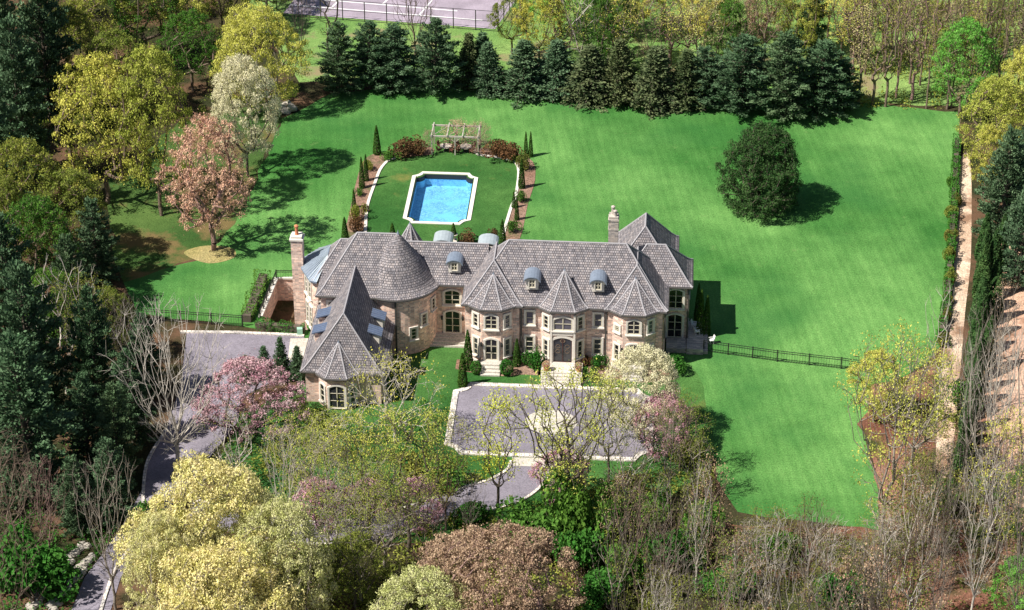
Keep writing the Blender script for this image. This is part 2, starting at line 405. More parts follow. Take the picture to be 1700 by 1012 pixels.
# motor court with kerb
ct = LOC(770, 642); ctl, ctr = LOC(757, 650).x, 9.6
cy1 = LOC(900, 643).y; cy0 = LOC(880, 757).y
court = wl(scooped(ctl, ctr, cy0, cy1, 1.4))
drive_out = catmull(px((915, 766), (905, 800), (865, 832), (800, 850), (740, 862), (650, 892), (540, 905), (400, 885), (310, 865)), 6)
drive_in = catmull(px((320, 830), (420, 852), (540, 868), (640, 852), (720, 828), (770, 810), (815, 796), (842, 780), (848, 766)), 6)
sheet('drive', drive_out + drive_in, .055, M['asphalt'])
sheet('motor_court', court, .07, M['asphalt'])
main_drive = px((310, 553), (505, 558), (505, 600), (440, 640), (400, 660), (395, 700), (370, 732), (300, 820), (240, 900), (200, 960), (170, 1060), (100, 1060), (140, 960), (200, 880), (235, 815), (245, 765), (275, 715), (300, 640))
sheet('driveway', main_drive, .06, M['asphalt'])
sheet('garage_apron', px((482, 562), (512, 562), (508, 600), (478, 598)), .072, M['paver'])
tag(ribbon('kerb', court, .62, .02, .17, M['kerb'], closed=True), 'pale block kerb framing the motor court', 'kerb')
tag(ribbon('kerb', drive_in, .3, .02, .18, M['kerb']), 'inner kerb of the curved drive below the motor court', 'kerb')
tag(ribbon('kerb', drive_out[:-4], .3, .02, .18, M['kerb']), 'outer kerb of the curved drive below the motor court', 'kerb')
tag(ribbon('kerb', catmull(px((160, 1040), (190, 950), (235, 880), (238, 815), (246, 765), (276, 715)), 5), .3, .02, .2, M['kerb']), 'pale kerb line along the left driveway', 'kerb')
tag(ribbon('kerb', px((300, 552), (395, 553), (505, 558)), .4, .02, .2, M['kerb']), 'straight kerb along the garage court top edge', 'kerb')
mc = LOC(915, 701); n = 40
med = [W(mc.x + 2.7 * math.cos(i * 2 * math.pi / n), mc.y + 2.25 * math.sin(i * 2 * math.pi / n)) for i in range(n)]
sheet('paved_medallion', med, .082, M['paver'])
sheet('court_apron', wl([(LOC(850, 762).x, cy0 - .4), (LOC(925, 766).x, cy0 - .4), (LOC(925, 766).x - .2, cy0 - 1.9), (LOC(850, 762).x + .2, cy0 - 1.9)]), .078, M['paver'])
# tennis court at the back
tc = px((470, 22), (822, 48), (900, -60), (560, -90))
sheet('tennis_court', tc, .04, M['court'])
T0, T1, T3 = tc[0], tc[1], tc[3]
ux, uy = (T1 - T0), (T3 - T0)
def tcp(a, b_): return T0 + ux * a + uy * b_
for nme, a, b_ in (('court_line', (.0, .12), (.92, .10)), ('court_line', (.1, .22), (.78, .20)), ('court_line', (.62, .10), (.66, .85)), ('court_line', (.2, .13), (.26, .9)), ('court_line', (.42, .22), (.46, .6))):
    tag(ribbon(nme, [tcp(*a), tcp(*b_)], .22, .04, .05, M['line']), kind='structure')

# ------------------------------------------------------------------ pool
basin = MB(); k = len(pool_in)
zt, zb = .02, -1.5
basin.add([(p.x, p.y, zt) for p in pool_in] + [(p.x, p.y, zb) for p in pool_in], [(i, i + k, (i + 1) % k + k, (i + 1) % k) for i in range(k)] + [tuple(range(k, 2 * k))])
po = thing('swimming_pool', 'rectangular pool with notched corners and blue water in the small lawn', 'swimming pool')
basin.build('basin', M['basin'], po)
cop = wl(scooped(px0, px1, py0, py1, .95))
ribbon('coping', cop, .46, .03, .15, M['stone'], po, closed=True)
band = ribbon('waterline_shade', pool_in, .06, -.55, .05, M['iron'], po, closed=True)  # black band paints in the shadow of the pool wall above the water
wo = sheet('water', [(p.x, p.y) for p in pool_in], -.42, M['water']); wo['kind'] = 'structure'
st = MB()
xx0, yy0 = px0 + .4, py0 + .4
# ------------------------------------------------------------------ sunken court with brick retaining wall
wt = thing('retaining_wall', 'brick retaining wall round the sunken court beside the left chimney', 'wall')
k = len(well); q = MB()
q.add([(p.x, p.y, .02) for p in well] + [(p.x, p.y, -2.9) for p in well], [(i, i + k, (i + 1) % k + k, (i + 1) % k) for i in range(k)])
q.build('wall', M['brick'], wt)
sheet('sunken_court_floor', [(p.x, p.y) for p in well], -2.85, M['floor'])
ribbon('coping', [well[5], well[0], well[1]], .45, .03, .22, M['stone'], wt)

# ================================================================== HOUSE
H = thing('mansion', 'sprawling pink brick mansion with steep grey tiled roofs and a round tower', 'house', (HO.x, HO.y, 0), -TH)
EZ = 7.2; K = 1.15
def profile(hw, z0, rise):
    """bell-cast roof: flared foot, straight above"""
    return [(0, z0), (hw * .10, z0 + rise * .055), (hw * .22, z0 + rise * .16), (hw, z0 + rise)]
def rectring(x0, x1, y0, y1, z): return [(x0, y0, z), (x1, y0, z), (x1, y1, z), (x0, y1, z)]
def caps(pts, r=.09): 
    m = MB()
    for a, b_ in pts: m.tube(a, b_, r, k=5)
    return m
def hip(x0, x1, y0, y1, z0, rise, ends=(1, 1), axis='x', endk=1.0, dz=.28):
    """hip roof; ridge along axis; ends: 1 hipped, 0 = run on as gable (buried in another roof)"""
    hw = ((y1 - y0) if axis == 'x' else (x1 - x0)) / 2; m = MB(); R = []; 
    R.append(rectring(x0 + .06, x1 - .06, y0 + .06, y1 - .06, z0 - dz))
    corners = [[] for _ in range(4)]
    for ins, z in profile(hw, z0, rise):
        ins_ = min(ins, hw - .02); e0 = ins_ * endk * ends[0]; e1 = ins_ * endk * ends[1]
        r = rectring(x0 + e0, x1 - e1, y0 + ins_, y1 - ins_, z) if axis == 'x' else rectring(x0 + ins_, x1 - ins_, y0 + e0, y1 - e1, z)
        R.append(r)
        for i in range(4): corners[i].append(r[i])
    m.rings(R, cap0=True, cap1=True)
    o = m.build('roof', M['tile'], H)
    segs = []
    idx = {'x': ((0, 3), (1, 2)), 'y': ((0, 1), (3, 2))}[axis]
    for e, ids in zip(ends, idx):
        if e:
            for i in ids: segs += [(corners[i][j], corners[i][j + 1]) for j in range(3)]
    top = R[-1]
    segs.append((top[0], top[1] if axis == 'x' else top[3]))
    caps(segs).build('ridge_cap', M['cap'], o)
    g = MB(); r0 = R[1]
    for i in range(4): 
        a, b_ = Vector(r0[i]), Vector(r0[(i + 1) % 4]); g.tube(a - Vector((0, 0, .12)), b_ - Vector((0, 0, .12)), .10, k=5)
    g.build('gutter', M['gutter'], o)
    return o
def turret(poly, apex, z0, capr=.08, pf=((0, 0), (.10, .05), (.24, .16), (1, 1)), smooth=False, nocap=()):
    n = len(poly); rise = apex[2] - z0; R = [[(p[0], p[1], z0 - .28) for p in poly]]
    for s, f in pf:
        s = min(s, .985); R.append([(p[0] + (apex[0] - p[0]) * s, p[1] + (apex[1] - p[1]) * s, z0 + rise * f) for p in poly])
    m = MB(); m.rings(R); o = m.build('roof', M['tile'], H, smooth)
    if capr:
        segs = []
        for i in range(n):
            if i in nocap: continue
            segs += [(R[j][i], R[j + 1][i]) for j in range(1, len(R) - 1)]
        caps(segs, capr).build('ridge_cap', M['cap'], o)
    g = MB()
    for i in range(n):
        a, b_ = Vector(R[1][i]), Vector(R[1][(i + 1) % n]); g.tube(a - Vector((0, 0, .12)), b_ - Vector((0, 0, .12)), .10, k=5)
    g.build('gutter', M['gutter'], o)
    f = MB(); f.lathe((apex[0], apex[1], apex[2] - .12), [(.16, 0), (.12, .12), (.05, .3), (.02, .5)], 8); f.build('finial', M['sheet'], o)
    return o
def wall(poly, z0, z1, quoin=True):
    return MB().prism(poly, z0, z1).build('wall', M['brick'], H)
def off(p, x, y): return [(a + x, b_ + y) for a, b_ in p]

# roofs
hip(-10.82, 11.05, .2, 9.6, EZ, 5.35)                                  # main
hip(-10.9, -4.36, 0, 7, EZ + .01, 3.8, (1, 0), 'y', .92)               # left front wing
hip(4.3, 10.9, -.03, 7, EZ + .012, 3.8, (1, 0), 'y', .92)              # right front wing
hip(5.5, 13.6, 5.25, 11.4, EZ + .02, 3.45)                             # right block
hip(-18.1, -8.5, 3.95, 10.2, EZ + .015, 3.5, (0, 0))                   # link
hip(-26.6, -18.0, .75, 10.3, EZ + .005, 5.25, (1, 0), endk=.86)                # left body
hip(-27.5, -20.5, 3.85, 10.4, EZ - .01, 3.5, endk=.9)                  # far left body
hip(-26.95, -18.15, -9.35, 5.0, 4.05, 5.6, (1, 0), 'y', .60)           # garage wing
hip(4.6, 12.0, 8.0, 16.5, EZ - .02, 4.3, (1, 1), 'y', .75)             # rear right wing
# walls
hw_ = EZ - .15
wall(rct(-10.6, 10.75, .62, 9.2), -.1, hw_ + .02)
wall(rct(-10.55, -4.75, .35, 7), -.1, hw_)
wall(rct(4.7, 10.5, .33, 7), -.1, hw_)
wall(rct(6, 13.15, 5.75, 10.9), -.1, hw_ - .01)
wall(rct(-18.1, -9.5, 4.45, 9.8), -.1, hw_ - .02)
wall(rct(-26.15, -18.2, 1.2, 9.9), -2.9, hw_ - .03)
wall(rct(-27.1, -21, 4.3, 9.95), -2.9, hw_ - .04)
wall(rct(-26.5, -18.6, -8.9, 3), -.1, 3.9)
wall(rct(5.1, 11.5, 8.5, 16), -.1, hw_ - .05)
# tower
TX, TY = -18.2, 5.0
circ = lambda r, n=48: [(TX + r * math.cos(i * 2 * math.pi / n), TY + r * math.sin(i * 2 * math.pi / n)) for i in range(n)]
wall(circ(4.2), -.1, hw_ + .01)
turret(circ(4.65, 64), (TX + .15, TY - .35, 13.05), EZ + .03, capr=0, pf=((0, 0), (.10, .04), (.20, .11), (.34, .26), (.48, .44), (.64, .62), (.82, .82), (1, 1)))
cs = [(-17.4 + 2.3 * math.cos(a * math.pi / 4 + .3), 9.9 + 2.3 * math.sin(a * math.pi / 4 + .3)) for a in range(8)]
turret(cs, (-17.35, 9.9, 11.3), 7.6); wall([((p[0] + 17.4) * .8 - 17.4, (p[1] - 9.9) * .8 + 9.9) for p in cs], -.1, 7.5)
# front bays: eave polygon, wall polygon set in
BAYS = {'left': ([(-10.15, .6), (-10.15, -.05), (-8.85, -.95), (-6.5, -.95), (-5.2, -.05), (-5.2, .6)], (-7.6, 1.75, 10.05)),
        'door': ([(-2.65, .8), (-2.65, .1), (-1.38, -.85), (1.28, -.85), (2.6, .1), (2.6, .8)], (-.05, 1.95, 10.7)),
        'right': ([(4.95, .6), (4.95, -.08), (6.2, -.98), (8.75, -.98), (10.05, -.08), (10.05, .6)], (7.5, 1.85, 10.05))}
BW = {}
for nme, (poly, apex) in BAYS.items():
    cx = (poly[0][0] + poly[-1][0]) / 2
    back = [(poly[0][0], 2.6)] + poly[1:-1] + [(poly[-1][0], 2.6)]
    turret(back, apex, EZ + .04, nocap=(0, 5))
    wp = [(cx + (x - cx) * .90, y + .30) for x, y in back]
    wall(wp, -.1, hw_ + .03); BW[nme] = wp
gb = [(-25.3, -8.5), (-25.3, -9.45), (-24.2, -10.5), (-21.9, -10.5), (-20.8, -9.45), (-20.8, -8.5)]
gb = [(gb[0][0], -7.6)] + gb[1:-1] + [(gb[-1][0], -7.6)]
turret(gb, (-23.0, -8.0, 6.9), 4.0, nocap=(0, 5))
BW['garage'] = [(-23.05 + (x + 23.05) * .9, y + .3) for x, y in gb]; wall(BW['garage'], -.1, 3.88)
# west bay with standing seam metal roof
wb = [(-26.9, 3.6), (-27.7, 3.85), (-29.05, 6.6), (-29.05, 8.9), (-27.7, 11.0), (-26.9, 11.0)]
wbw = [(-26.9, 4.0), (-27.5, 4.3), (-28.7, 6.8), (-28.7, 8.8), (-27.5, 10.6), (-26.9, 10.6)]
BW['west'] = wbw; wall(wbw, -2.9, hw_ - .06)
m = MB(); top = [(-26.0, 6.2, 8.9), (-26.0, 6.4, 8.9), (-26.1, 7.2, 8.9), (-26.1, 8.0, 8.9), (-26.0, 8.6, 8.9), (-26.0, 9, 8.9)]
m.rings([[(x, y, EZ - .2) for x, y in wb], [(x, y, EZ + .01) for x, y in wb], top])
mr = m.build('metal_roof', M['sheet'], H); sm = MB()
for i in range(5):
    a0, a1, b0, b1 = Vector((*wb[i], EZ + .03)), Vector((*wb[i + 1], EZ + .03)), Vector(top[i]), Vector(top[i + 1])
    nn_ = max(2, int((a1 - a0).length / .5))
    for j in range(nn_): sm.tube(a0.lerp(a1, j / nn_), b0.lerp(b1, j / nn_), .035, k=4)
sm.build('seam', M['sheetpale'], mr)
# limestone belt course and corner strips on bays
for nme in ('left', 'door', 'right'):
    wp = BW[nme]; m = MB()
    for i in range(1, 4):
        a, b_ = Vector((*wp[i], 0)), Vector((*wp[i + 1], 0)); d = b_ - a; c = (a + b_) / 2
        m.obox((c.x, c.y, .0), math.atan2(d.y, d.x), d.length + .1, .12, .55, z0=0)
    m.build('plinth', M['stone'], H)
# ---- windows and doors on a wall segment a->b (outside on the right hand when looking a->b ... normal given)
def opening(a, b_, s, zc, w_, h_, arch=True, cols=2, rows=3, kind='window', pane='glass', sill=True, parent=None, surround=.2, frame='cream'):
    """s: fraction along a-b or absolute offset in m from a; zc: bottom"""
    par = parent or H
    a = Vector((*a[:2], 0)); b_ = Vector((*b_[:2], 0)); d = (b_ - a).normalized(); nrm = Vector((d.y, -d.x, 0))
    c = a + (b_ - a) * s if s <= 1 else a + d * s
    def P(u, v, o): q = c + d * u + nrm * o; return (q.x, q.y, zc + v)
    rise = .16 * w_ if arch else 0; na = 8 if arch else 1
    def outline(e):
        W2 = w_ / 2 + e; pts = [(-W2, -e * .3), (W2, -e * .3), (W2, h_ - rise + e * .4)]
        if arch:
            for i in range(1, na):
                t_ = i / na; pts.append((W2 - 2 * W2 * t_, h_ - rise + e * .4 + (rise + e * .6) * math.sin(math.pi * t_) ** .8))
        pts.append((-W2, h_ - rise + e * .4)); 
        if not arch: pts[2] = (W2, h_ + e); pts[3] = (-W2, h_ + e)
        return pts
    O1, O2 = outline(surround), outline(0); n_ = len(O1)
    m = MB(); vs = [P(*p, .14) for p in O1] + [P(*p, .14) for p in O2] + [P(*p, -.05) for p in O1] + [P(*p, -.05) for p in O2]; fs = []
    for i in range(n_):
        j = (i + 1) % n_; fs += [(i, j, j + n_, i + n_), (i, i + 2 * n_, j + 2 * n_, j), (i + n_, j + n_, j + 3 * n_, i + 3 * n_)]
    m.add(vs, fs)
    fo = m.build(kind, M['stone'], par)
    # glazing bars and inner frame
    g = MB(); fw = .09
    rz = math.atan2(d.y, d.x)
    def bar(u0, u1, v0, v1):
        q = c + d * (u0 + u1) / 2 + nrm * .065; g.obox((q.x, q.y, 0), rz, u1 - u0, .05, v1 - v0, z0=zc + v0)
    hh = h_ - rise
    bar(-w_ / 2, -w_ / 2 + fw, 0, hh); bar(w_ / 2 - fw, w_ / 2, 0, hh); bar(-w_ / 2 + fw, w_ / 2 - fw, 0, fw)
    if not arch: bar(-w_ / 2 + fw, w_ / 2 - fw, hh - fw, hh)
    for i in range(1, cols): u = -w_ / 2 + w_ * i / cols; bar(u - .05, u + .05, fw, h_ - fw * .8)
    for i in range(1, rows): v = h_ * i / rows; bar(-w_ / 2 + fw, w_ / 2 - fw, v - .025, v + .025)
    p_ = MB(); p_.add([P(*q, .02) for q in O2], [tuple(range(n_))]).build('pane', M[pane], fo)
    if len(g.v): g.build('frame', M[frame], fo)
    if sill and kind == 'window':
        q = c + nrm * .12; MB().obox((q.x, q.y, 0), rz, w_ + .5, .3, .14, z0=zc - .2).build('sill', M['stone'], fo)
    if kind == 'door':
        h2 = MB()
        for e in (-.1, .1): q = c + d * e + nrm * .13; h2.obox((q.x, q.y, 0), rz, .05, .06, .3, z0=zc + 1)
        h2.build('handle', M['iron'], fo)
    return fo
Z1, Z2 = 1.45, 4.55
# wall line helper for y=const fronts
def F(y): return ((-60, y), (60, y))
def front(x, y, zc, w_, h_, **k): return opening((x - 5, y), (x + 5, y), .5, zc, w_, h_, **k)
# left bay
wp = BW['left']
opening(wp[2], wp[3], .5, 4.75, 1.25, 1.65, pane='glass'); opening(wp[2], wp[3], .5, .85, 1.3, 2.6, kind='door', rows=3)
for i, pn in ((1, 'glass'), (3, 'glass2')):
    opening(wp[i], wp[i + 1], .5, 4.75, .62, 1.55, arch=False, cols=1, pane=pn); opening(wp[i], wp[i + 1], .5, 1.2, .62, 2.1, arch=False, cols=1)
# door bay
wp = BW['door']
opening(wp[2], wp[3], .5, 4.85, 1.95, 1.55, pane='glass2', rows=2)
opening(wp[2], wp[3], .5, .85, 2.0, 3.05, kind='door', cols=2, rows=1, frame='door', pane='glass', surround=.28)
for i in (1, 3):
    opening(wp[i], wp[i + 1], .5, 4.75, .66, 1.55, arch=False, cols=1, pane='glass'); opening(wp[i], wp[i + 1], .5, 1.3, .62, 2.0, arch=False, cols=1)
# iron grille on the front door
yf = wp[2][1] - .06; GI = plain('bronze_iron', (.22, .15, .10), .4)
def scroll(cx, cz, rx, rz_, r):
    g_ = MB(); c_ = [(cx + rx * math.cos(a * math.pi / 5), yf, cz + rz_ * math.sin(a * math.pi / 5)) for a in range(10)]
    for i in range(10): g_.tube(c_[i], c_[(i + 1) % 10], r, k=4)
    g_.build('door_scroll', GI, H)
for sx in (-1, 1):
    for zz in (1.35, 1.95): scroll(-.05 + sx * .5, .85 + zz, .24, .22, .022)
scroll(-.05, 3.5, .26, .17, .04)
# limestone portal round the door and between door and window
m = MB()
for sx in (-1, 1): m.box(-.05 + sx * 1.24 - .11, -.05 + sx * 1.24 + .11, wp[2][1] - .20, wp[2][1] + .05, .5, 6.75)
m.box(-1.12, 1.02, wp[2][1] - .17, wp[2][1] + .04, 4.22, 4.62)
m.build('portal', M['stone'], H)
# right bay
wp = BW['right']
opening(wp[2], wp[3], .5, 4.75, 1.3, 1.65); opening(wp[2], wp[3], .5, .85, 1.35, 2.6, kind='door')
for i, pn in ((1, 'glass'), (3, 'glass2')):
    opening(wp[i], wp[i + 1], .5, 4.75, .6, 1.5 if i == 3 else .7, arch=False, cols=1, pane=pn); opening(wp[i], wp[i + 1], .5, 1.2, .62, 1.9, arch=False, cols=1)
# main wall windows
for x in (-3.65, 3.65):
    front(x, .62, 4.75, .85, 1.6, arch=False, cols=1, rows=2, pane='glass2' if x < 0 else 'glass'); front(x, .62, 1.3, .85, 1.9, arch=False, cols=1, rows=3)
# link block
front(-12.3, 4.45, 4.55, 1.7, 1.75); front(-12.3, 4.45, .95, 1.65, 2.75, kind='door', rows=3)
# right block
front(11.85, 5.75, 4.3, 1.55, 2.3); front(11.85, 5.75, .6, 1.6, 2.9, kind='door', sill=False, pane='glass')
# left body corner windows, west bay
wp = BW['west']
for s in (.27, .73):
    opening(wp[2], wp[1], .5 if False else s, 4.4, .62, 2.0, arch=False, cols=1); opening(wp[2], wp[1], s, .6, .62, 2.6, arch=False, cols=1, rows=4)
opening((-27.1, 4.3), (-26.15, 4.3), .5, 4.6, .5, 1.7, arch=False, cols=1)
opening((-27.1, 4.3), (-26.15, 4.3), .5, .8, .5, 2.3, arch=False, cols=1)
front(-25.0, 1.2, 4.9, .7, 1.4, arch=False)
# tower windows following the stair
for ang, zc in ((-62, 1.9), (-44, 3.3), (-22, 4.5)):
    a = math.radians(ang); c = Vector((TX + 4.18 * math.cos(a), TY + 4.18 * math.sin(a))); d = Vector((-math.sin(a), math.cos(a)))
    opening(c - d, c + d, .5, zc, .62, 1.35, arch=False, cols=1, rows=3)
# garage wing openings
wp = BW['garage']
opening(wp[2], wp[3], .5, .25, 1.6, 2.7, kind='door'); opening(wp[1], wp[2], .5, .7, .7, 2.1, cols=1); opening(wp[3], wp[4], .5, .7, .7, 2.1, cols=1)
for y in (-6.5, -3.5, -.8): opening((-18.6, y - 1), (-18.6, y + 1), .5, .9, .9, 1.9, arch=False)
# rest of outer walls (not seen from the front)
for x in (-20, -14, -11, -5, 0, 5): 
    y = {-20: 9.9, -14: 9.8, -11: 9.8}.get(x, 9.2); opening((x + 1, y), (x - 1, y), .5, 1.1, 1.3, 2.2); opening((x + 1, y), (x - 1, y), .5, 4.6, 1.2, 1.6)
opening((13.15, 7.3), (13.15, 9.3), .5, 4.6, 1.2, 1.7); opening((13.15, 7.3), (13.15, 9.3), .5, 1.1, 1.2, 2.3)
# down spouts
for x, y in ((-4.55, .45), (4.5, .45), (10.72, .25)): MB().box(x - .09, x + .09, y - .14, y + .04, 0, EZ - .3).build('downspout', M['gutter'], H)
a = math.radians(-88)
for c, wd_, hh_ in (((TX + 4.28 * math.cos(a), TY + 4.28 * math.sin(a), 0), .18, EZ - .3), ((-18.35, -8.8, 0), .16, 3.7), ((13.22, 5.6, 0), .2, 6.9)): MB().obox(c, 0, wd_, wd_, hh_).build('downspout', M['gutter'], H)
# wall lanterns
for x, y in ((-8.72, -.82), (-6.55, -.82), (-13.45, 4.35), (-11.15, 4.35), (6.3, -.85), (8.6, -.85)):
    m = MB(); m.lathe((x, y - .05, 2.55), [(.02, 0), (.11, .08), (.13, .4), (.15, .42), (.02, .62)], 6); m.build('wall_lantern', M['iron'], H)
# chimneys
def chimney(cx, cy, sx, sy, z0, z1, mat, pots, capm=None, ov=.12):
    m = MB(); m.box(cx - sx / 2, cx + sx / 2, cy - sy / 2, cy + sy / 2, z0, z1 - .5)
    if z1 > 12: m.box(cx - sx / 2 - .04, cx + sx / 2 + .04, cy - sy / 2 - .04, cy + sy / 2 + .04, z1 - 1.6, z1 - 1.4)
    o = m.build('chimney', mat, H)
    c = MB(); c.box(cx - sx / 2 - ov, cx + sx / 2 + ov, cy - sy / 2 - ov, cy + sy / 2 + ov, z1 - .5, z1 - .3); c.box(cx - sx / 2 + .03, cx + sx / 2 - .03, cy - sy / 2 + .03, cy + sy / 2 - .03, z1 - .3, z1)
    c.build('chimney_cap', capm or M['stone'], o)
    for dx, dy, pm, hh in pots:
        p_ = MB(); p_.lathe((cx + dx, cy + dy, z1), [(.24, 0), (.19, .1), (.17, hh * .75), (.24, hh * .8), (.24, hh * .9), (.08, hh)], 10); p_.build('chimney_pot', pm, o)
    return o
M['greybrick'] = brickmat('grey_brick', (.40, .37, .34), (.50, .46, .43), (.55, .5, .46), .42, .16, .022)
chimney(-29.45, 7.4, 1.25, 1.2, -2.9, 10.9, M['brick'], [(0, 0, M['pot'], 1.2)])
chimney(4.9, 7.3, 1.05, 1.2, 7.5, 14.7, M['greybrick'], [(-.1, .2, M['greybrick'], 1.0), (.15, -.25, M['greybrick'], .7)], M['greybrick'], .05)
# barrel dormers
def barrel_dormer(cx, yf, z0, w_=1.3, win=True, back=False, mat='sheet', depth=2.6):
    sgn = -1 if back else 1; yb = yf + sgn * depth; h_ = 1.15
    m = MB(); m.box(cx - w_ / 2, cx + w_ / 2, min(yf, yb), max(yf, yb), z0, z0 + h_)
    o = m.build('dormer', M['stone'], H)
    r = MB(); n_ = 9; W2 = w_ / 2 + .28; ring = []
    for i in range(n_ + 1):
        a = math.pi * i / n_; ring.append((cx - W2 * math.cos(a), z0 + h_ - .12 + .62 * math.sin(a) ** .9))
    inner = [(x * .0 + cx + (x - cx) * .92, z - .09) for x, z in ring]
    prof = ring + inner[::-1]
    y0 = yf - sgn * .28
    r.rings([[(x, y0, z) for x, z in prof], [(x, yb, z) for x, z in prof]]); ro = r.build('dormer_roof', M[mat], o)
    tb = MB(); tb.add([(x, yf - sgn * .02, z) for x, z in inner], [tuple(range(n_ + 1))]); tb.build('tympanum', M['stone'], o)
    if win:
        d = 1 if not back else -1
        fo = opening((cx - d, yf), (cx + d, yf), .5, z0 + .3, .62, .95, arch=False, cols=2, rows=2, parent=o, sill=False, surround=.1)
        for ch in list(fo.children): ch.parent = o
    return o
barrel_dormer(-12.05, 4.75, 8.35); barrel_dormer(-3.45, 1.15, 8.7); barrel_dormer(3.55, 1.15, 8.7)
barrel_dormer(-13.6, 9.4, 9.1, 1.6, back=True, mat='sheetpale', depth=1.9); barrel_dormer(-8.7, 9.4, 8.9, 1.7, back=True, mat='sheetpale', depth=1.9)
# shed dormers on the garage wing
def shed_dormer(cx, cy, zf, side):
    """cx: outer face x; side +1 east, -1 west"""
    o = MB().box(min(cx, cx - side * 2.2), max(cx, cx - side * 2.2), cy - .6, cy + .6, zf, zf + 1.15).build('dormer', M['stone'] if side > 0 else M['brick'], H)
    r = MB(); y0, y1 = cy - .8, cy + .8; xo = cx + side * .3; xi = cx - side * 2.0; z0 = zf + 1.12; z1 = z0 + .75
    vs = [(xo, y0, z0), (xo, y1, z0), (xi, y1, z1), (xi, y0, z1)]; vs += [(x, y, z + .12) for x, y, z in vs]
    r.add(vs, [(0, 1, 2, 3), (4, 7, 6, 5), (0, 4, 5, 1), (1, 5, 6, 2), (2, 6, 7, 3), (3, 7, 4, 0)])
    ro = r.build('dormer_roof', M['sheetdark'], o); s = MB()
    for k_ in range(5):
        y = y0 + .04 + k_ * (y1 - y0 - .08) / 4; s.tube((xo, y, z0 + .14), (xi, y, z1 + .14), .035, k=4)
    s.build('seam', M['sheet'], o)
    a, b_ = ((cx, cy - 1), (cx, cy + 1)) if side > 0 else ((cx, cy + 1), (cx, cy - 1))
    fo = opening(a, b_, .5, zf + .2, .7, .85, arch=False, parent=o, sill=False, surround=.08)
    for ch in list(fo.children): ch.parent = o
for cy in (-1.2, -4.4):
    shed_dormer(-19.15, cy, 4.9, 1); shed_dormer(-25.95, cy, 4.9, -1)
# steps and landings
def steps(name, cx, yw, w_, ztop, n_, land, parent=H, tread=.38):
    m = MB(); m.box(cx - w_ / 2, cx + w_ / 2, yw - land, yw, .0, ztop)
    h_ = ztop / n_
    for i in range(1, n_): m.box(cx - w_ / 2 + .02 * i, cx + w_ / 2 - .02 * i, yw - land - tread * i, yw - land - tread * (i - 1), 0, ztop - h_ * i)
    return m.build(name, M['paver'], parent)
steps('front_steps', -.05, -.62, 4.4, .8, 5, 2.1); steps('front_steps', -7.68, -.7, 2.2, .8, 4, .9); steps('front_steps', -12.6, 4.4, 4.4, .9, 4, .5)
steps('front_steps', 7.5, -.7, 2.3, .8, 4, .9)
m = MB(); m.box(13.2, 15.0, 3.2, 9.0, 0, .7); m.box(11, 13.15, 3.4, 5.7, 0, .6); m.box(15.0, 15.5, 3.4, 8.8, 0, .35); m.build('side_terrace', M['greybrick'], H)

# ================================================================== GARDEN FURNITURE AND FENCES
def fence(name, pts, h_, label, gap=2.6, mat='iron'):
    o = thing(name, label, 'fence', pts[0]); base = Vector(pts[0]); m = MB(); 
    for a, b_ in zip(pts[:-1], pts[1:]):
        a = Vector(a) - base; b_ = Vector(b_) - base; L = (b_ - a).length; d = (b_ - a).normalized(); rz = math.atan2(d.y, d.x)
        k_ = max(1, int(L / gap))
        for i in range(k_ + 1):
            c = a + d * (L * i / k_); MB().obox((c.x, c.y, 0), rz, .12, .12, h_ + .12).build('post', M[mat], o)
        c = (a + b_) / 2
        for z in (.15, h_ * .82, h_): m.obox((c.x, c.y, z), rz, L, .05, .06)
        kk = int(L / .28)
        for i in range(kk): c = a + d * (L * (i + .5) / kk); m.obox((c.x, c.y, .1), rz, .022, .022, h_ - .1)
    m.build('rail_panel', M[mat], o); return o
fence('metal_fence', px((1168, 583), (1290, 600), (1396, 612), (1440, 618)), 1.35, 'black metal fence crossing the lawn right of the mansion')
fence('metal_fence', px((222, 530), (300, 535), (403, 542)), 1.4, 'black metal fence between the left lawn and the garage court')
fence('metal_fence', [well[5] + Vector((0, 0, 0)), well[0], well[1]], 1.1, 'black railing on top of the brick retaining wall', 1.6)
def chainfence(pts, h_, label):
    o = thing('tennis_fence', label, 'fence', pts[0]); base = Vector(pts[0]); m = MB()
    for a, b_ in zip(pts[:-1], pts[1:]):
        a = Vector(a) - base; b_ = Vector(b_) - base; L = (b_ - a).length; d = (b_ - a).normalized(); k_ = max(1, int(L / 3))
        for i in range(k_ + 1): c = a + d * (L * i / k_); MB().tube((c.x, c.y, 0), (c.x, c.y, h_), .07).build('post', M['iron'], o)
        for z in (.1, h_ / 2, h_): m.tube(a + Vector((0, 0, z)), b_ + Vector((0, 0, z)), .035, k=4)
    m.build('rail_panel', M['iron'], o)
chainfence([tcp(-.02, -.03), tcp(1.02, -.03), tcp(1.02, 1)], 3.0, 'tall wire fence of dark posts round the grey tennis court')

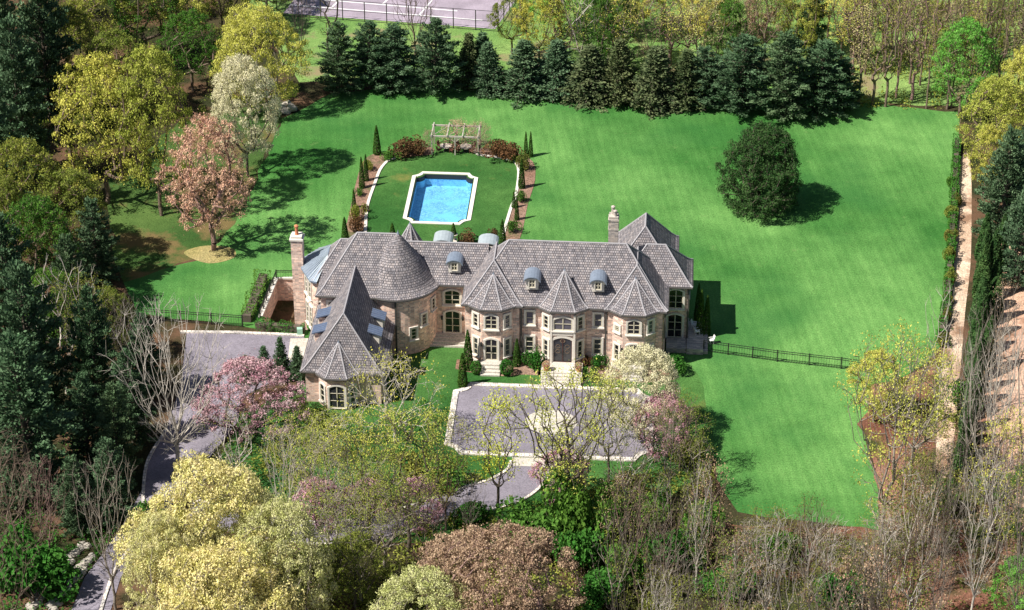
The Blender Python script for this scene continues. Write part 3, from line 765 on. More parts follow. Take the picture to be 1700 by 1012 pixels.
# pergola
def pergola():
    p0, p1 = LOC(717, 257), LOC(794, 258); xa, xb = p0.x, p1.x; y0 = (p0.y + p1.y) / 2; y1 = y0 + 3.0; hh = 2.5
    o = thing('pergola', 'weathered open wooden pergola at the head of the pool lawn', 'pergola', W((xa + xb) / 2, (y0 + y1) / 2), -TH)
    X = (xb - xa) / 2; Y = 1.5
    for x in (-X, 0, X):
        for y in (-Y, Y): MB().obox((x, y, 0), 0, .16, .16, hh).build('post', M['wood'], o)
    for y in (-Y, Y): MB().obox((0, y, hh), 0, 2 * X + .5, .14, .2).build('beam', M['wood'], o)
    for i in range(4): x = -X + 2 * X * i / 3; MB().obox((x, 0, hh + .2), 0, .14, 2 * Y + .6, .18).build('rafter', M['wood'], o)
    b_ = MB()
    b_.tube((-.7, -Y, hh), (0, -Y, hh - .7), .05, k=4); b_.tube((.7, -Y, hh), (0, -Y, hh - .7), .05, k=4)
    for i in range(3): b_.tube((-X + 2 * X * i / 3, -Y, hh + .1), (-X + 2 * X * (i + 1) / 3, Y, hh + .1), .04, k=4)
    b_.build('brace', M['wood'], o); return (xa + xb) / 2, (y0 + y1) / 2, X
pcx, pcy, pX = pergola()
# terrace furniture
def copy_tree(o, parent=None):
    c = o.copy(); COL.objects.link(c); c.parent = parent
    for ch in list(o.children): copy_tree(ch, c)
    return c
def mk_chair(mat, label, group):
    o = thing('patio_chair', label, 'chair', (0, 0, 0), 0, group)
    MB().box(-.25, .25, -.25, .25, .42, .5).build('seat', mat, o)
    MB().add([(-.25, .22, .5), (.25, .22, .5), (.25, .28, .5), (-.25, .28, .5), (-.22, .34, 1.0), (.22, .34, 1.0), (.22, .39, 1.0), (-.22, .39, 1.0)], [(3, 2, 1, 0), (4, 5, 6, 7), (0, 1, 5, 4), (1, 2, 6, 5), (2, 3, 7, 6), (3, 0, 4, 7)]).build('backrest', mat, o)
    for x in (-.21, .21):
        for y in (-.21, .21): MB().tube((x, y, 0), (x, y, .43), .03, k=5).build('leg', mat, o)
        MB().box(x - .03 + (.03 if x > 0 else -.03), x + .03 + (.03 if x > 0 else -.03), -.25, .25, .66, .7).build('armrest', mat, o)
    return o
def mk_table(loc, label, r=.75):
    o = thing('patio_table', label, 'table', loc)
    MB().lathe((0, 0, .68), [(r, 0), (r, .06)], 20).build('table_top', M['soilpot'], o)
    MB().lathe((0, 0, 0), [(.35, 0), (.3, .05), (.06, .1), (.06, .68)], 10).build('pedestal', M['iron'], o)
ch0 = mk_chair(M['redwood'], 'x', 'red brown chairs under the pergola'); first = True
sd_ = {0: 'left', 1: 'right'}
for ti, tx in enumerate((-1.25, 1.25)):
    mk_table(W(pcx + tx, pcy - .35), f'round stone topped table under the {sd_[ti]} half of the pergola')
    for ci, (ang, wh) in enumerate(((35, 'rear right'), (145, 'rear left'), (215, 'front left'), (325, 'front right'))):
        a = math.radians(ang); p_ = W(pcx + tx + 1.0 * math.cos(a), pcy - .35 + 1.0 * math.sin(a))
        c = ch0 if first else copy_tree(ch0); first = False
        c.location = p_; c.rotation_euler = (0, 0, a - math.pi / 2 - TH)
        c['label'] = f'red brown patio chair at the {wh} of the {sd_[ti]} pergola table'
wc = mk_chair(M['white'], 'white chair on the side terrace nearest the wall of the right block', 'white chairs on the side terrace'); wc.location = W(14.0, 7.6, .7); wc.rotation_euler = (0, 0, 1.2)
for (x, y, z, r, l) in ((15.9, 5.6, 0, -1.3, 'white chair on the grass beside the side terrace'), (14.3, 6.3, .7, 1.9, 'white chair in the middle of the side terrace')):
    c = copy_tree(wc); c.location = W(x, y, z); c.rotation_euler = (0, 0, r); c['label'] = l
# boulder
def lump(name, c, r, mat, squash=.7, n=14, amp=.18, seed=0):
    rg = random.Random(seed); m = MB(); rings = []
    ph = [rg.uniform(0, 6) for _ in range(6)]
    for i in range(1, n):
        th = math.pi * i / n; ring = []
        for j in range(n * 2):
            a = math.pi * j / n
            rr = r * (1 + amp * math.sin(3 * a + ph[0] + 2 * th) + amp * .6 * math.sin(5 * a + ph[1]) * math.sin(3 * th + ph[2]) + amp * .3 * rg.uniform(-1, 1))
            ring.append((c[0] + rr * math.sin(th) * math.cos(a), c[1] + rr * math.sin(th) * math.sin(a), c[2] - rr * squash * math.cos(th)))
        rings.append(ring)
    m.rings(rings); return m.build(name, mat)
bp_ = G(477, 184); tag(lump('boulder', (bp_.x, bp_.y, .45), 1.15, M['rock'], .6), 'big pale boulder at the upper left edge of the lawn', 'boulder')
# stone wall rows bottom left
for i, (pts, l) in enumerate(((((50, 1010), (95, 955), (140, 905)), 'left of the two pale tumbled stone rows beside the driveway'), (((85, 1012), (125, 960), (150, 925)), 'right of the two pale tumbled stone rows beside the driveway'))):
    o = thing('stone_row', l, 'stone wall', G(*pts[0])); base = G(*pts[0]); c = catmull(px(*pts), 12); m = MB()
    rg = random.Random(i)
    for p_ in c:
        for k_ in range(2):
            r = rg.uniform(.3, .5); q = p_ - base + Vector((rg.uniform(-.4, .4), rg.uniform(-.4, .4), 0))
            m.lathe((q.x, q.y, -.05), [(r * .8, 0), (r, r * .4), (r * .7, r * .85), (r * .2, r)], 6)
    m.build('stones', M['rock'], o)
# utility box by the garage
o = MB().obox((G(498, 556).x, G(498, 556).y, 0), .1, .6, .5, .9).build('utility_box', plain('pale_green_paint', (.3, .55, .42), .6)); tag(o, 'small pale green utility box by the garage hedge', 'utility box')

# ================================================================== PLANTS
def tubes(A, B, ra, rb, k):
    """numpy prisms from points A to B"""
    D_ = B - A; L = np.linalg.norm(D_, axis=1, keepdims=True); L[L == 0] = 1e-6; D_ = D_ / L
    ref = np.where(np.abs(D_[:, 2:3]) < .9, np.array([[0, 0, 1.]]), np.array([[1., 0, 0]]))
    U = np.cross(D_, ref); U /= np.linalg.norm(U, axis=1, keepdims=True); V = np.cross(D_, U)
    n = len(A); vs = np.empty((n, 2, k, 3))
    for q in range(k):
        a = 2 * math.pi * q / k; off_ = U * math.cos(a) + V * math.sin(a)
        vs[:, 0, q] = A + off_ * ra[:, None]; vs[:, 1, q] = B + off_ * rb[:, None]
    base = (np.arange(n) * 2 * k)[:, None]; qs = []
    for q in range(k):
        j = (q + 1) % k; qs.append(np.concatenate([base + q, base + j, base + k + j, base + k + q], 1))
    return vs.reshape(-1, 3), np.concatenate(qs)
def join(parts):
    vs, qs, o = [], [], 0
    for v, q in parts:
        if len(v) == 0: continue
        vs.append(v); qs.append(q + o); o += len(v)
    return np.concatenate(vs), np.concatenate(qs)
def quads(C, size, rg, aspect=.6, up=0.0, dirs=None):
    n = len(C); nr = rg.normal(size=(n, 3)); nr[:, 2] = np.abs(nr[:, 2]) + up; nr /= np.linalg.norm(nr, axis=1, keepdims=True)
    if dirs is None: dirs = rg.normal(size=(n, 3))
    U = np.cross(nr, dirs); U /= np.linalg.norm(U, axis=1, keepdims=True) + 1e-9; V = np.cross(nr, U)
    s = (size * rg.uniform(.6, 1.3, n))[:, None] / 2
    vs = np.stack([C - V * s, C + U * s * aspect, C + V * s, C - U * s * aspect], 1).reshape(-1, 3)
    return vs, np.arange(n * 4).reshape(-1, 4)
def skeleton(pts, trunk, bf):
    """greedy minimum-path tree: every attractor joins the nearest, shortest-path node"""
    nodes = [np.array(p, float) for p in trunk]; par = [-1] + list(range(len(trunk) - 1)); plen = [0.0]
    for i in range(1, len(nodes)): plen.append(plen[-1] + np.linalg.norm(nodes[i] - nodes[i - 1]) * .35)
    n = len(pts); best = np.full(n, 1e9); bi = np.zeros(n, int); alive = np.ones(n, bool)
    def upd(k):
        d = np.linalg.norm(pts - nodes[k], axis=1) 
        down = np.clip(nodes[k][2] - pts[:, 2], 0, None)
        c = d + bf * plen[k] + .8 * down
        m_ = c < best; best[m_] = c[m_]; bi[m_] = k
    for k in range(len(nodes)): upd(k)
    for _ in range(n):
        i = int(np.argmin(np.where(alive, best, 1e9))); alive[i] = False
        p = bi[i]; a = nodes[p]; b_ = pts[i]; L = np.linalg.norm(b_ - a)
        s = max(1, int(L / 1.2)); prev = p
        for j in range(1, s + 1):
            t_ = j / s; q = a + (b_ - a) * t_
            if j < s: q = q + rng.normal(size=3) * L * .035 + np.array([0, 0, -L * .06 * math.sin(math.pi * t_)])
            nodes.append(q); par.append(prev); plen.append(plen[prev] + L / s); prev = len(nodes) - 1; upd(prev)
    return np.array(nodes), np.array(par)
def crown_pts(n, H_, R_, cb, shape, rg, lobes=5):
    out = []; lob = [(rg.uniform(0, 2 * math.pi), rg.uniform(.25, .7), rg.uniform(.08, .22)) for _ in range(lobes)]
    while len(out) < n:
        h = rg.uniform(0, 1); a = rg.uniform(0, 2 * math.pi)
        if shape == 'dome': prof = math.sqrt(max(0, 1 - ((h - .35) / .66) ** 2)) if h > .35 else .72 + .28 * (h / .35)
        elif shape == 'vase': prof = .22 + .85 * h ** .8 if h < .75 else max(0, 1.0 * math.sqrt(max(0, 1 - ((h - .72) / .30) ** 2)))
        elif shape == 'egg': prof = math.sqrt(max(0, 1 - ((h - .28) / .73) ** 2)) if h > .28 else .86 + .14 * h / .28
        elif shape == 'oval': prof = math.sqrt(max(0, 1 - ((h - .5) / .52) ** 2))
        elif shape == 'column': prof = .35 + .65 * math.sin(math.pi * min(1, h * 1.05)) ** .6 if h < .95 else .2
        elif shape == 'weep': prof = math.sqrt(max(0, 1 - (h - .25) ** 2 / .6))
        else: prof = max(.05, 1 - h)
        prof *= 1 + sum(am * math.cos(3 * (a - ph)) * math.cos(4 * (h - hh)) for ph, hh, am in lob) * .6
        r = rg.uniform(.0, 1) ** (.42 if shape in ('dome', 'oval') else .5)
        if shape in ('dome', 'oval') and r < .45 and rg.random() < .5: continue
        out.append((prof * r * R_ * math.cos(a), prof * r * R_ * math.sin(a), H_ * (cb + (1 - cb) * h)))
    return np.array(out)
PROTO = {}
def proto_tree(key, H_, R_, cb, shape, n, bf, r0, bark, leaf=None, lpp=0, ls=.3, spread=.5, twigs=2, tl=.9, seed=1, stems=1, lean=0, shell=0):
    rg = np.random.default_rng(seed); pts = crown_pts(n, H_, R_, cb, shape, rg)
    if stems == 1:
        hb = H_ * cb * .9; k_ = 4; trunk = [(lean * hb * (i / k_) ** 2 * .15 + rg.normal() * .05, rg.normal() * .05, hb * i / k_) for i in range(k_ + 1)]
        nodes, par = skeleton(pts, trunk, bf)
    else:
        nodes, par = skeleton(pts, [(0, 0, 0), (0, 0, H_ * .04)], bf)
    cnt = len(nodes); rad = np.zeros(cnt); child = np.zeros(cnt, int)
    np.add.at(child, par[1:], 1)
    P_ = 2.25; acc = np.where(child == 0, r0 ** P_, 0)
    for i in range(cnt - 1, 0, -1): acc[par[i]] += acc[i]
    rad = acc ** (1 / P_); rad[0] *= 1.25
    A = nodes[par[1:]]; B = nodes[1:]; ra = np.minimum(rad[par[1:]], rad[1:] * 1.5); rb = rad[1:]
    st_ = np.arange(len(rb)) < (4 if stems == 1 else 1); thick = (rb > .07) & ~st_; fine = ~thick & ~st_
    tp = tubes(A[st_], B[st_], ra[st_], rb[st_], 7)
    thin = [tubes(A[fine], B[fine], ra[fine], rb[fine], 3), tubes(A[thick], B[thick], ra[thick], rb[thick], 6)]
    tips = nodes[child == 0]; dirs = tips - nodes[par[np.where(child == 0)[0]]]; dirs /= np.linalg.norm(dirs, axis=1, keepdims=True) + 1e-9
    ends = [tips]
    for _ in range(twigs):
        d = dirs + rg.normal(size=tips.shape) * .55 + np.array([0, 0, -.6 if shape == 'weep' else .25]); d /= np.linalg.norm(d, axis=1, keepdims=True)
        e = tips + d * (tl * rg.uniform(.5, 1.2, len(tips)))[:, None]
        thin.append(tubes(tips, e, np.full(len(tips), r0 * .8), np.full(len(tips), r0 * .35), 3)); ends.append(e)
    res = {'trunk': fast_mesh(key + '_trunk', *tp, BM[bark]), 'H': H_, 'R': R_}
    res['branches'] = fast_mesh(key + '_branches', *join(thin), BM[bark])
    if leaf:
        E_ = np.concatenate(ends); C = np.repeat(E_, lpp, 0) + rg.normal(size=(len(E_) * lpp, 3)) * spread * np.array([1, 1, .7])
        res['crown'] = fast_mesh(key + '_crown', *quads(C, ls, rg, up=.3), LM[leaf])
    PROTO[key] = res
def proto_conifer(key, H_, R_, leaf, bark='dark', style='pine', seed=1, cb=.06):
    rg = np.random.default_rng(seed); A, B, ra, rb = [(0, 0, 0)], [(0, 0, H_ * .97)], [H_ * .018 + .1], [.03]
    C, Dd = [], []; z = H_ * cb; li = 0
    stepz = {'pine': H_ / 19, 'spruce': H_ / 24, 'yew': H_ / 30}[style]
    while z < H_ * .98:
        h = (z / H_ - cb) / (1 - cb)
        if style == 'pine': L = R_ * (1 - h) ** .55 * (.75 + .25 * min(1, h * 5))
        elif style == 'yew': L = R_ * max(.02, 1 - (abs(h - .3) / .72) ** 2.3) ** .55
        else: L = R_ * (1 - h) ** .85
        nb = {'pine': 7, 'spruce': 9, 'yew': 13}[style]
        nb = max(4, int(nb * (.45 + .55 * L / R_)))
        a0 = rg.uniform(0, 6.28)
        for i in range(nb):
            a = a0 + i * 6.283 / nb + rg.normal() * .25; l = L * (rg.uniform(.68, 1.15) if style != 'yew' else rg.uniform(.82, 1.08)); el = {'pine': .10, 'spruce': -.15, 'yew': .25}[style] + .5 * h + rg.normal() * .1
            d = np.array([math.cos(a) * math.cos(el), math.sin(a) * math.cos(el), math.sin(el)]); s = np.array([0, 0, z])
            e = s + d * l + np.array([0, 0, (.06 if style == 'pine' else -.05) * l]); A.append(s); B.append(e); ra.append(.07 * l / 3 + .02); rb.append(.015)
            m_ = max(3, int(l / (.42 if style != 'yew' else .4)))
            for j in range(m_):
                t_ = (.25 if style == 'pine' else .15) + (.8) * (j + rg.random()) / m_; side = np.array([-math.sin(a), math.cos(a), 0])
                wdt = (.30 if style == 'pine' else .24) * l * (1.15 - t_)
                kk = 4
                for _ in range(kk):
                    o_ = rg.uniform(-1, 1); c = s + (e - s) * t_ + side * o_ * wdt + np.array([0, 0, rg.uniform(0, .25)])
                    for __ in range(6 if style == 'pine' else 5):
                        C.append(c + rg.normal(size=3) * [.2, .2, .12]); Dd.append(d + side * o_ * .8 + rg.normal(size=3) * .45 + [0, 0, .35])
        z += stepz * rg.uniform(.8, 1.2)
    C = np.array(C); Dd = np.array(Dd)
    tv = tubes(np.array(A, float), np.array(B, float), np.array(ra, float), np.array(rb, float), 5)
    # blades lie along Dd
    n = len(C); Dd /= np.linalg.norm(Dd, axis=1, keepdims=True); U = np.cross(Dd, rg.normal(size=(n, 3))); U /= np.linalg.norm(U, axis=1, keepdims=True)
    s = rg.uniform(.7, 1.3, n)[:, None] * {'pine': .21, 'spruce': .17, 'yew': .14}[style]; wv = s * (.42 if style == 'pine' else .5)
    vs = np.stack([C - Dd * s, C + U * wv, C + Dd * s, C - U * wv], 1).reshape(-1, 3)
    PROTO[key] = {'trunk': fast_mesh(key + '_trunk', *tv, BM[bark]), 'crown': fast_mesh(key + '_crown', vs, np.arange(n * 4).reshape(-1, 4), LM[leaf]), 'H': H_, 'R': R_}
def proto_shrub(key, H_, R_, leaf, n, ls=.16, shape='ball', seed=1, bark='brown'):
    rg = np.random.default_rng(seed); u = rg.normal(size=(n, 3)); u /= np.linalg.norm(u, axis=1, keepdims=True)
    r = rg.uniform(.72, 1.0, n) ** .7
    if shape == 'ball': C = u * r[:, None] * [R_, R_, H_ / 2] + [0, 0, H_ / 2]
    elif shape == 'cone':
        h = rg.uniform(0, 1, n) ** 1.3; a = rg.uniform(0, 6.283, n); pr = R_ * np.clip((1 - h) ** .62 * np.minimum(1, .75 + h * 2.5), .03, 1) * r
        C = np.stack([pr * np.cos(a), pr * np.sin(a), h * H_], 1)
    elif shape == 'loose':
        k_ = 9; cc = rg.normal(size=(k_, 3)) * [R_ * .4, R_ * .4, H_ * .12] + [0, 0, H_ * .5]; C = cc[rg.integers(0, k_, n)] + u * r[:, None] * [R_ * .5, R_ * .5, H_ * .38]
    C[:, 2] = np.clip(C[:, 2], .02, None)
    st_ = []
    for i in range(6):
        a = i * 1.05; st_.append(((0, 0, 0), (R_ * .5 * math.cos(a), R_ * .5 * math.sin(a), H_ * .6)))
    S = np.array(st_, float)
    PROTO[key] = {'stem': fast_mesh(key + '_stem', *tubes(S[:, 0], S[:, 1], np.full(6, .05), np.full(6, .02), 4), BM[bark]),
                  'foliage': fast_mesh(key + '_foliage', *quads(C, ls, rg, .7, .2), LM[leaf]), 'H': H_, 'R': R_}

def proto_blob(key, H_, R_, cb, nb, br, lpb, ls, bark, leaf, seed=1, shape='dome', r0=.045, lower=.5, stems=1, under=0.0, solid=False, sp=1.05):
    """crown of many small leaf masses set on the ends of the limbs; each mass is a shell of leaves"""
    rg = np.random.default_rng(seed); cand = crown_pts(nb * 5, H_, R_, cb, shape, rg, 7); ctr = np.array([0, 0, H_ * (cb + (1 - cb) * .42)])
    q = (cand - ctr) / [R_, R_, H_ * (1 - cb) * .55]; rr = np.linalg.norm(q, axis=1); keep = []
    if solid: cand = cand[rg.permutation(len(cand))]; q = np.zeros_like(cand); rr = rg.random(len(cand))
    for i in np.argsort(-rr + rg.uniform(0, .45, len(rr))):
        if q[i][2] < -.15 and rg.random() > lower: continue
        if all(np.linalg.norm(cand[i] - cand[j]) > br * sp for j in keep): keep.append(i)
        if len(keep) >= nb: break
    pts = cand[keep]; hb = H_ * cb * .9
    trunk = [(rg.normal() * .08, rg.normal() * .08, hb * i / 4) for i in range(5)] if stems == 1 else [(0, 0, 0), (0, 0, H_ * .05)]
    nodes, par = skeleton(pts, trunk, .35); cnt = len(nodes); child = np.zeros(cnt, int); np.add.at(child, par[1:], 1)
    acc = np.where(child == 0, r0 ** 2.25, 0)
    for i in range(cnt - 1, 0, -1): acc[par[i]] += acc[i]
    rad = acc ** (1 / 2.25); A = nodes[par[1:]]; B = nodes[1:]; ra = np.minimum(rad[par[1:]], rad[1:] * 1.5); rb = rad[1:]; st_ = np.arange(len(rb)) < (4 if stems == 1 else 1); thick = (rb > .09) & ~st_; fine = ~thick & ~st_
    nodes_m = tubes(A[st_], B[st_], ra[st_], rb[st_], 7)
    thin = [tubes(A[fine], B[fine], ra[fine], rb[fine], 3), tubes(A[thick], B[thick], ra[thick], rb[thick], 6)]
    for _ in range(5):
        d = rg.normal(size=pts.shape); d[:, 2] = np.abs(d[:, 2]) * .7; d /= np.linalg.norm(d, axis=1, keepdims=True)
        thin.append(tubes(pts, pts + d * br * .95, np.full(len(pts), .03), np.full(len(pts), .012), 3))
    n = len(pts) * lpb; idx = np.repeat(np.arange(len(pts)), lpb); u = rg.normal(size=(n, 3)); u[:, 2] = np.where((u[:, 2] < 0) & (rg.random(n) < .6), -u[:, 2], u[:, 2]); u /= np.linalg.norm(u, axis=1, keepdims=True)
    sc_ = rg.uniform(.6, 1.4, len(pts)); rj = rg.uniform(.62, 1.08, n)
    wob = 1 + .22 * np.sin(u[:, 0] * 5 + idx) * np.cos(u[:, 1] * 5 + idx * 2)
    C = pts[idx] + u * (br * sc_[idx] * rj * wob)[:, None] * [1, 1, .75]
    if under:
        m_ = int(n * under); C2 = cand[rg.integers(0, len(cand), m_)] + rg.normal(size=(m_, 3)) * .4; C = np.concatenate([C, C2]); u = np.concatenate([u, rg.normal(size=(m_, 3))])
    nr = u + rg.normal(size=C.shape) * .55; nr /= np.linalg.norm(nr, axis=1, keepdims=True); D2 = rg.normal(size=C.shape)
    U = np.cross(nr, D2); U /= np.linalg.norm(U, axis=1, keepdims=True); V = np.cross(nr, U); s_ = (ls * rg.uniform(.6, 1.3, len(C)))[:, None] / 2
    vs = np.stack([C - V * s_, C + U * s_ * .65, C + V * s_, C - U * s_ * .65], 1).reshape(-1, 3)
    PROTO[key] = {'trunk': fast_mesh(key + '_trunk', *nodes_m, BM[bark]), 'branches': fast_mesh(key + '_branches', *join(thin), BM[bark]),
                  'crown': fast_mesh(key + '_crown', vs, np.arange(len(C) * 4).reshape(-1, 4), LM[leaf]), 'H': H_ + br * .4, 'R': R_ + br * .8}

# deciduous
proto_blob('dense_a', 13, 7.5, .18, 210, .92, 200, .205, 'grey', 'cream', 11, sp=1.2)
proto_blob('dense_b', 13, 7.0, .22, 170, .90, 190, .205, 'grey', 'cream', 12, sp=1.2)
proto_blob('leafy_a', 12, 5, .24, 125, .62, 120, .195, 'brown', 'bud', 13, under=.25)
proto_blob('leafy_b', 12, 4.5, .28, 100, .62, 120, .195, 'brown', 'bud', 14, under=.25)
proto_tree('sparse_a', 12, 5, .22, 'vase', 230, .55, .024, 'grey', 'bud', 11, .165, .32, twigs=3, seed=15)
proto_tree('sparse_b', 13, 4, .3, 'oval', 210, .5, .024, 'dark', 'bud', 11, .165, .32, twigs=3, seed=16)
proto_tree('multi', 13, 5.5, .3, 'vase', 260, .6, .034, 'dark', 'bud', 14, .17, .34, twigs=3, seed=17, stems=3)
proto_tree('bare_a', 13, 5.5, .18, 'vase', 330, .85, .018, 'pale', twigs=4, tl=1.0, seed=18)
proto_tree('bare_b', 12, 4.2, .22, 'vase', 230, .75, .018, 'grey', twigs=3, tl=.9, seed=19)
proto_tree('bare_c', 11, 4.5, .2, 'dome', 250, .6, .017, 'grey', twigs=4, tl=.8, seed=20)
proto_tree('bare_few', 14, 5.5, .2, 'vase', 70, .6, .035, 'pale', twigs=3, tl=1.1, seed=21)
proto_tree('lines', 13, 4.2, .25, 'vase', 75, .8, .036, 'grey', 'scrub', 4, .2, .35, twigs=4, tl=1.1, seed=51)
proto_tree('lines_b', 12, 3.4, .3, 'oval', 65, .8, .034, 'dark', 'scrub', 6, .2, .45, twigs=4, tl=1.0, seed=52)
proto_tree('slim_a', 17, 2.6, .35, 'column', 150, .4, .04, 'brown', 'bud', 11, .17, .42, twigs=2, seed=22)
proto_tree('slim_b', 18, 2.2, .25, 'column', 120, .4, .045, 'dark', 'yellow', 9, .17, .45, twigs=2, seed=23)
proto_tree('thicket', 9, 3.2, .12, 'oval', 200, .6, .018, 'rosy', 'scrub', 6, .2, .35, twigs=3, tl=.7, seed=24, stems=3)
proto_tree('weeping', 8, 6, .25, 'weep', 260, .5, .02, 'pale', 'bud', 3, .2, .35, twigs=4, tl=1.0, seed=25)
proto_blob('cherry', 7, 5.5, .12, 150, .5, 95, .17, 'dark', 'pink', 26, stems=3, under=.25)
proto_blob('copper', 11, 5.3, .26, 190, .5, 75, .17, 'rosy', 'copper', 27, lower=.25, under=.2, solid=True)
proto_blob('rusty', 12, 7.4, .2, 280, .62, 120, .19, 'rosy', 'rust', 28, under=.2)
proto_tree('slender', 13, 2.8, .35, 'oval', 210, .45, .024, 'dark', 'lime', 11, .22, .36, twigs=2, seed=29)
proto_blob('roundyew', 9.5, 5, .04, 420, .58, 120, .18, 'dark', 'yew', 36, shape='egg', lower=1.0, solid=True, under=.12, sp=1.1)
# conifers
proto_conifer('pine_a', 15, 4.6, 'pine', seed=31); proto_conifer('pine_b', 14, 5.2, 'pine', seed=32)
proto_conifer('spruce_a', 10, 2.6, 'spruce', style='spruce', seed=33); proto_conifer('spruce_b', 9, 3.0, 'spruce', style='spruce', seed=34)
proto_conifer('yew', 11, 5.0, 'yew', style='yew', seed=35, cb=.02)
# shrubs
proto_shrub('ball', 1.3, .75, 'box', 1100, .14, seed=41); proto_shrub('cone', 3.6, .62, 'cypress', 2600, .15, 'cone', seed=42)
proto_shrub('loose', 1.6, 1.3, 'redshrub', 1300, .2, 'loose', seed=43); proto_shrub('bush', 2.4, 2.2, 'green', 2600, .26, 'loose', seed=44)
proto_shrub('arbor', 6, 1.1, 'cypress', 3200, .26, 'cone', seed=45)

NT = [0]
def plant(kind, loc, h_, w_, name, label, cat='tree', group=None, leaf=None, bark=None, rz=None):
    pr = PROTO[kind]; NT[0] += 1
    o = thing(name, label, cat, (loc[0], loc[1], 0), random.uniform(0, 6.283) if rz is None else rz, group)
    sz = h_ / pr['H']; sx = w_ / 2 / pr['R']
    for part in ('trunk', 'stem', 'branches', 'crown', 'foliage'):
        if part not in pr: continue
        c = bpy.data.objects.new(part, pr[part]); COL.objects.link(c); c.parent = o; c.scale = (sx, sx, sz)
        mt = LM.get(leaf) if part in ('crown', 'foliage') else BM.get(bark)
        if mt: c.material_slots[0].link = 'OBJECT'; c.material_slots[0].material = mt
    return o
def tree(kind, bx, by, ty, wpx, name, label, leaf=None, bark=None, group=None, cat='tree'):
    hh = tall(by, ty); ww = wpx / ppm((by + ty) / 2)
    return plant(kind, G(bx, by), max(hh, 1), ww, name, label, cat, group, leaf, bark)
ORD = 'first second third fourth fifth sixth seventh eighth ninth tenth eleventh twelfth thirteenth fourteenth fifteenth sixteenth seventeenth'.split()
T = tree
# ---- left garden trees
T('leafy_a', 180, 338, 95, 155, 'budding_tree', 'yellow green tree with round crown left of the leaf strewn clearing')
T('leafy_a', 268, 357, 80, 130, 'budding_tree', 'tall yellow green tree with dark straight trunk in the middle of the left clearing')
T('dense_b', 412, 292, 96, 118, 'blossom_tree', 'creamy white flowering tree on a tall dark trunk at the left lawn edge', 'white', 'dark')
T('dense_a', 432, 185, 12, 150, 'yellow_tree', 'big bright yellow green tree at the upper left corner of the lawn', 'yellow')
T('copper', 355, 414, 197, 152, 'copper_tree', 'round coppery pink tree standing alone on the left lawn')
T('leafy_b', 150, 300, 190, 70, 'leaning_tree', 'small olive tree behind the two yellow green trees', 'olive')
for i, (x, b, t, w_, lf, l) in enumerate((
    (170, 120, -60, 130, 'olive', 'olive green crown in the far left wood beside the dark pines'),
    (245, 110, -70, 120, 'green', 'mid green crown in the far left wood, second from the dark pines'),
    (305, 95, -90, 110, 'bud', 'pale green crown in the far left wood above the big yellow tree'),
    (200, 200, 50, 110, 'olive', 'low olive crown right behind the left yellow green tree'),
    (320, 150, 20, 110, 'green', 'green crown between the far wood and the big yellow tree'),
    (130, 180, 10, 90, 'olive', 'dull olive crown directly right of the top left pines'),
    (380, 60, -90, 110, 'olive', 'olive crown behind the big yellow tree at the top edge'))):
    T('leafy_b', x, b, t, w_, 'woodland_tree', l, lf)
T('sparse_b', 290, 80, -80, 90, 'bare_tree', 'dark thin limbed tree at the top edge above the left wood', 'olive', 'dark')
T('bare_b', 370, 60, -120, 90, 'bare_tree', 'dark bare tree behind the big yellow tree', None, 'dark')
T('bare_b', 500, 110, -60, 70, 'bare_tree', 'dark bare trunk left of the tennis court', None, 'dark')
T('slim_b', 545, 100, -60, 40, 'bare_tree', 'single dark pole trunk in front of the tennis court', 'olive', 'dark')
# ---- left conifers
for (k, x, b, t, w_, l) in (
    ('pine_a', 15, 240, -90, 130, 'dark pine in the top left corner at the frame edge'),
    ('pine_b', 85, 200, -80, 130, 'dark pine in the top left corner, second from the frame edge'),
    ('pine_a', 45, 300, 30, 130, 'dark pine below the top left corner pines'),
    ('pine_b', 5, 360, 120, 120, 'dark pine at the left frame edge beside the olive thicket'),
    ('pine_a', 165, 470, 330, 90, 'small dark pine among the olive trees left of the clearing'),
    ('pine_b', 20, 560, 360, 140, 'dark pine at the left frame edge below the olive trees'),
    ('pine_a', 125, 560, 390, 90, 'dark pine behind the pale forked dead tree'),
    ('pine_b', 60, 700, 440, 160, 'broad dark pine left of the pale forked dead tree'),
    ('pine_a', 55, 830, 560, 190, 'large blue green layered pine on the left side'),
    ('pine_b', 165, 690, 480, 110, 'dark pine between the forked dead tree and the driveway'),
    ('pine_a', 150, 780, 620, 95, 'dark pine beside the shaded driveway'),
    ('pine_b', 200, 800, 640, 90, 'small dark pine at the bend of the driveway')):
    T(k, x, b, t, w_, 'pine_tree', l)
for (x, b, t, w_, lf, l) in (
    (50, 430, 235, 150, 'olive', 'wide olive green tree at the left frame edge'),
    (125, 440, 285, 130, 'olive', 'olive tree left of the leaf strewn clearing'),
    (75, 520, 330, 140, 'green', 'mid green tree in front of the wide olive tree'),
    (95, 610, 450, 110, 'green', 'bright green tree behind the pale forked dead tree')):
    T('leafy_a', x, b, t, w_, 'olive_tree', l, lf)
T('bare_c', 20, 900, 720, 120, 'bare_tree', 'brown bare tree at the left frame edge below the layered pine', None, 'brown')
T('sparse_a', 150, 640, 470, 110, 'budding_tree', 'thin olive budding tree among the left pines', 'olive', 'grey')
T('bare_b', 215, 640, 500, 80, 'bare_tree', 'grey bare tree between the left pines and the large pale bare tree', None, 'grey')
T('leafy_b', 190, 600, 480, 80, 'olive_tree', 'dull olive tree nearest the left metal fence', 'olive')
T('leafy_a', 20, 470, 300, 110, 'olive_tree', 'olive tree cut by the left frame edge', 'olive')
T('bare_b', 85, 930, 770, 90, 'bare_tree', 'brown bare tree between the layered pine and the stone rows', None, 'rosy')
T('bare_few', 112, 652, 445, 150, 'dead_tree', 'pale forked dead tree standing before the left pines')
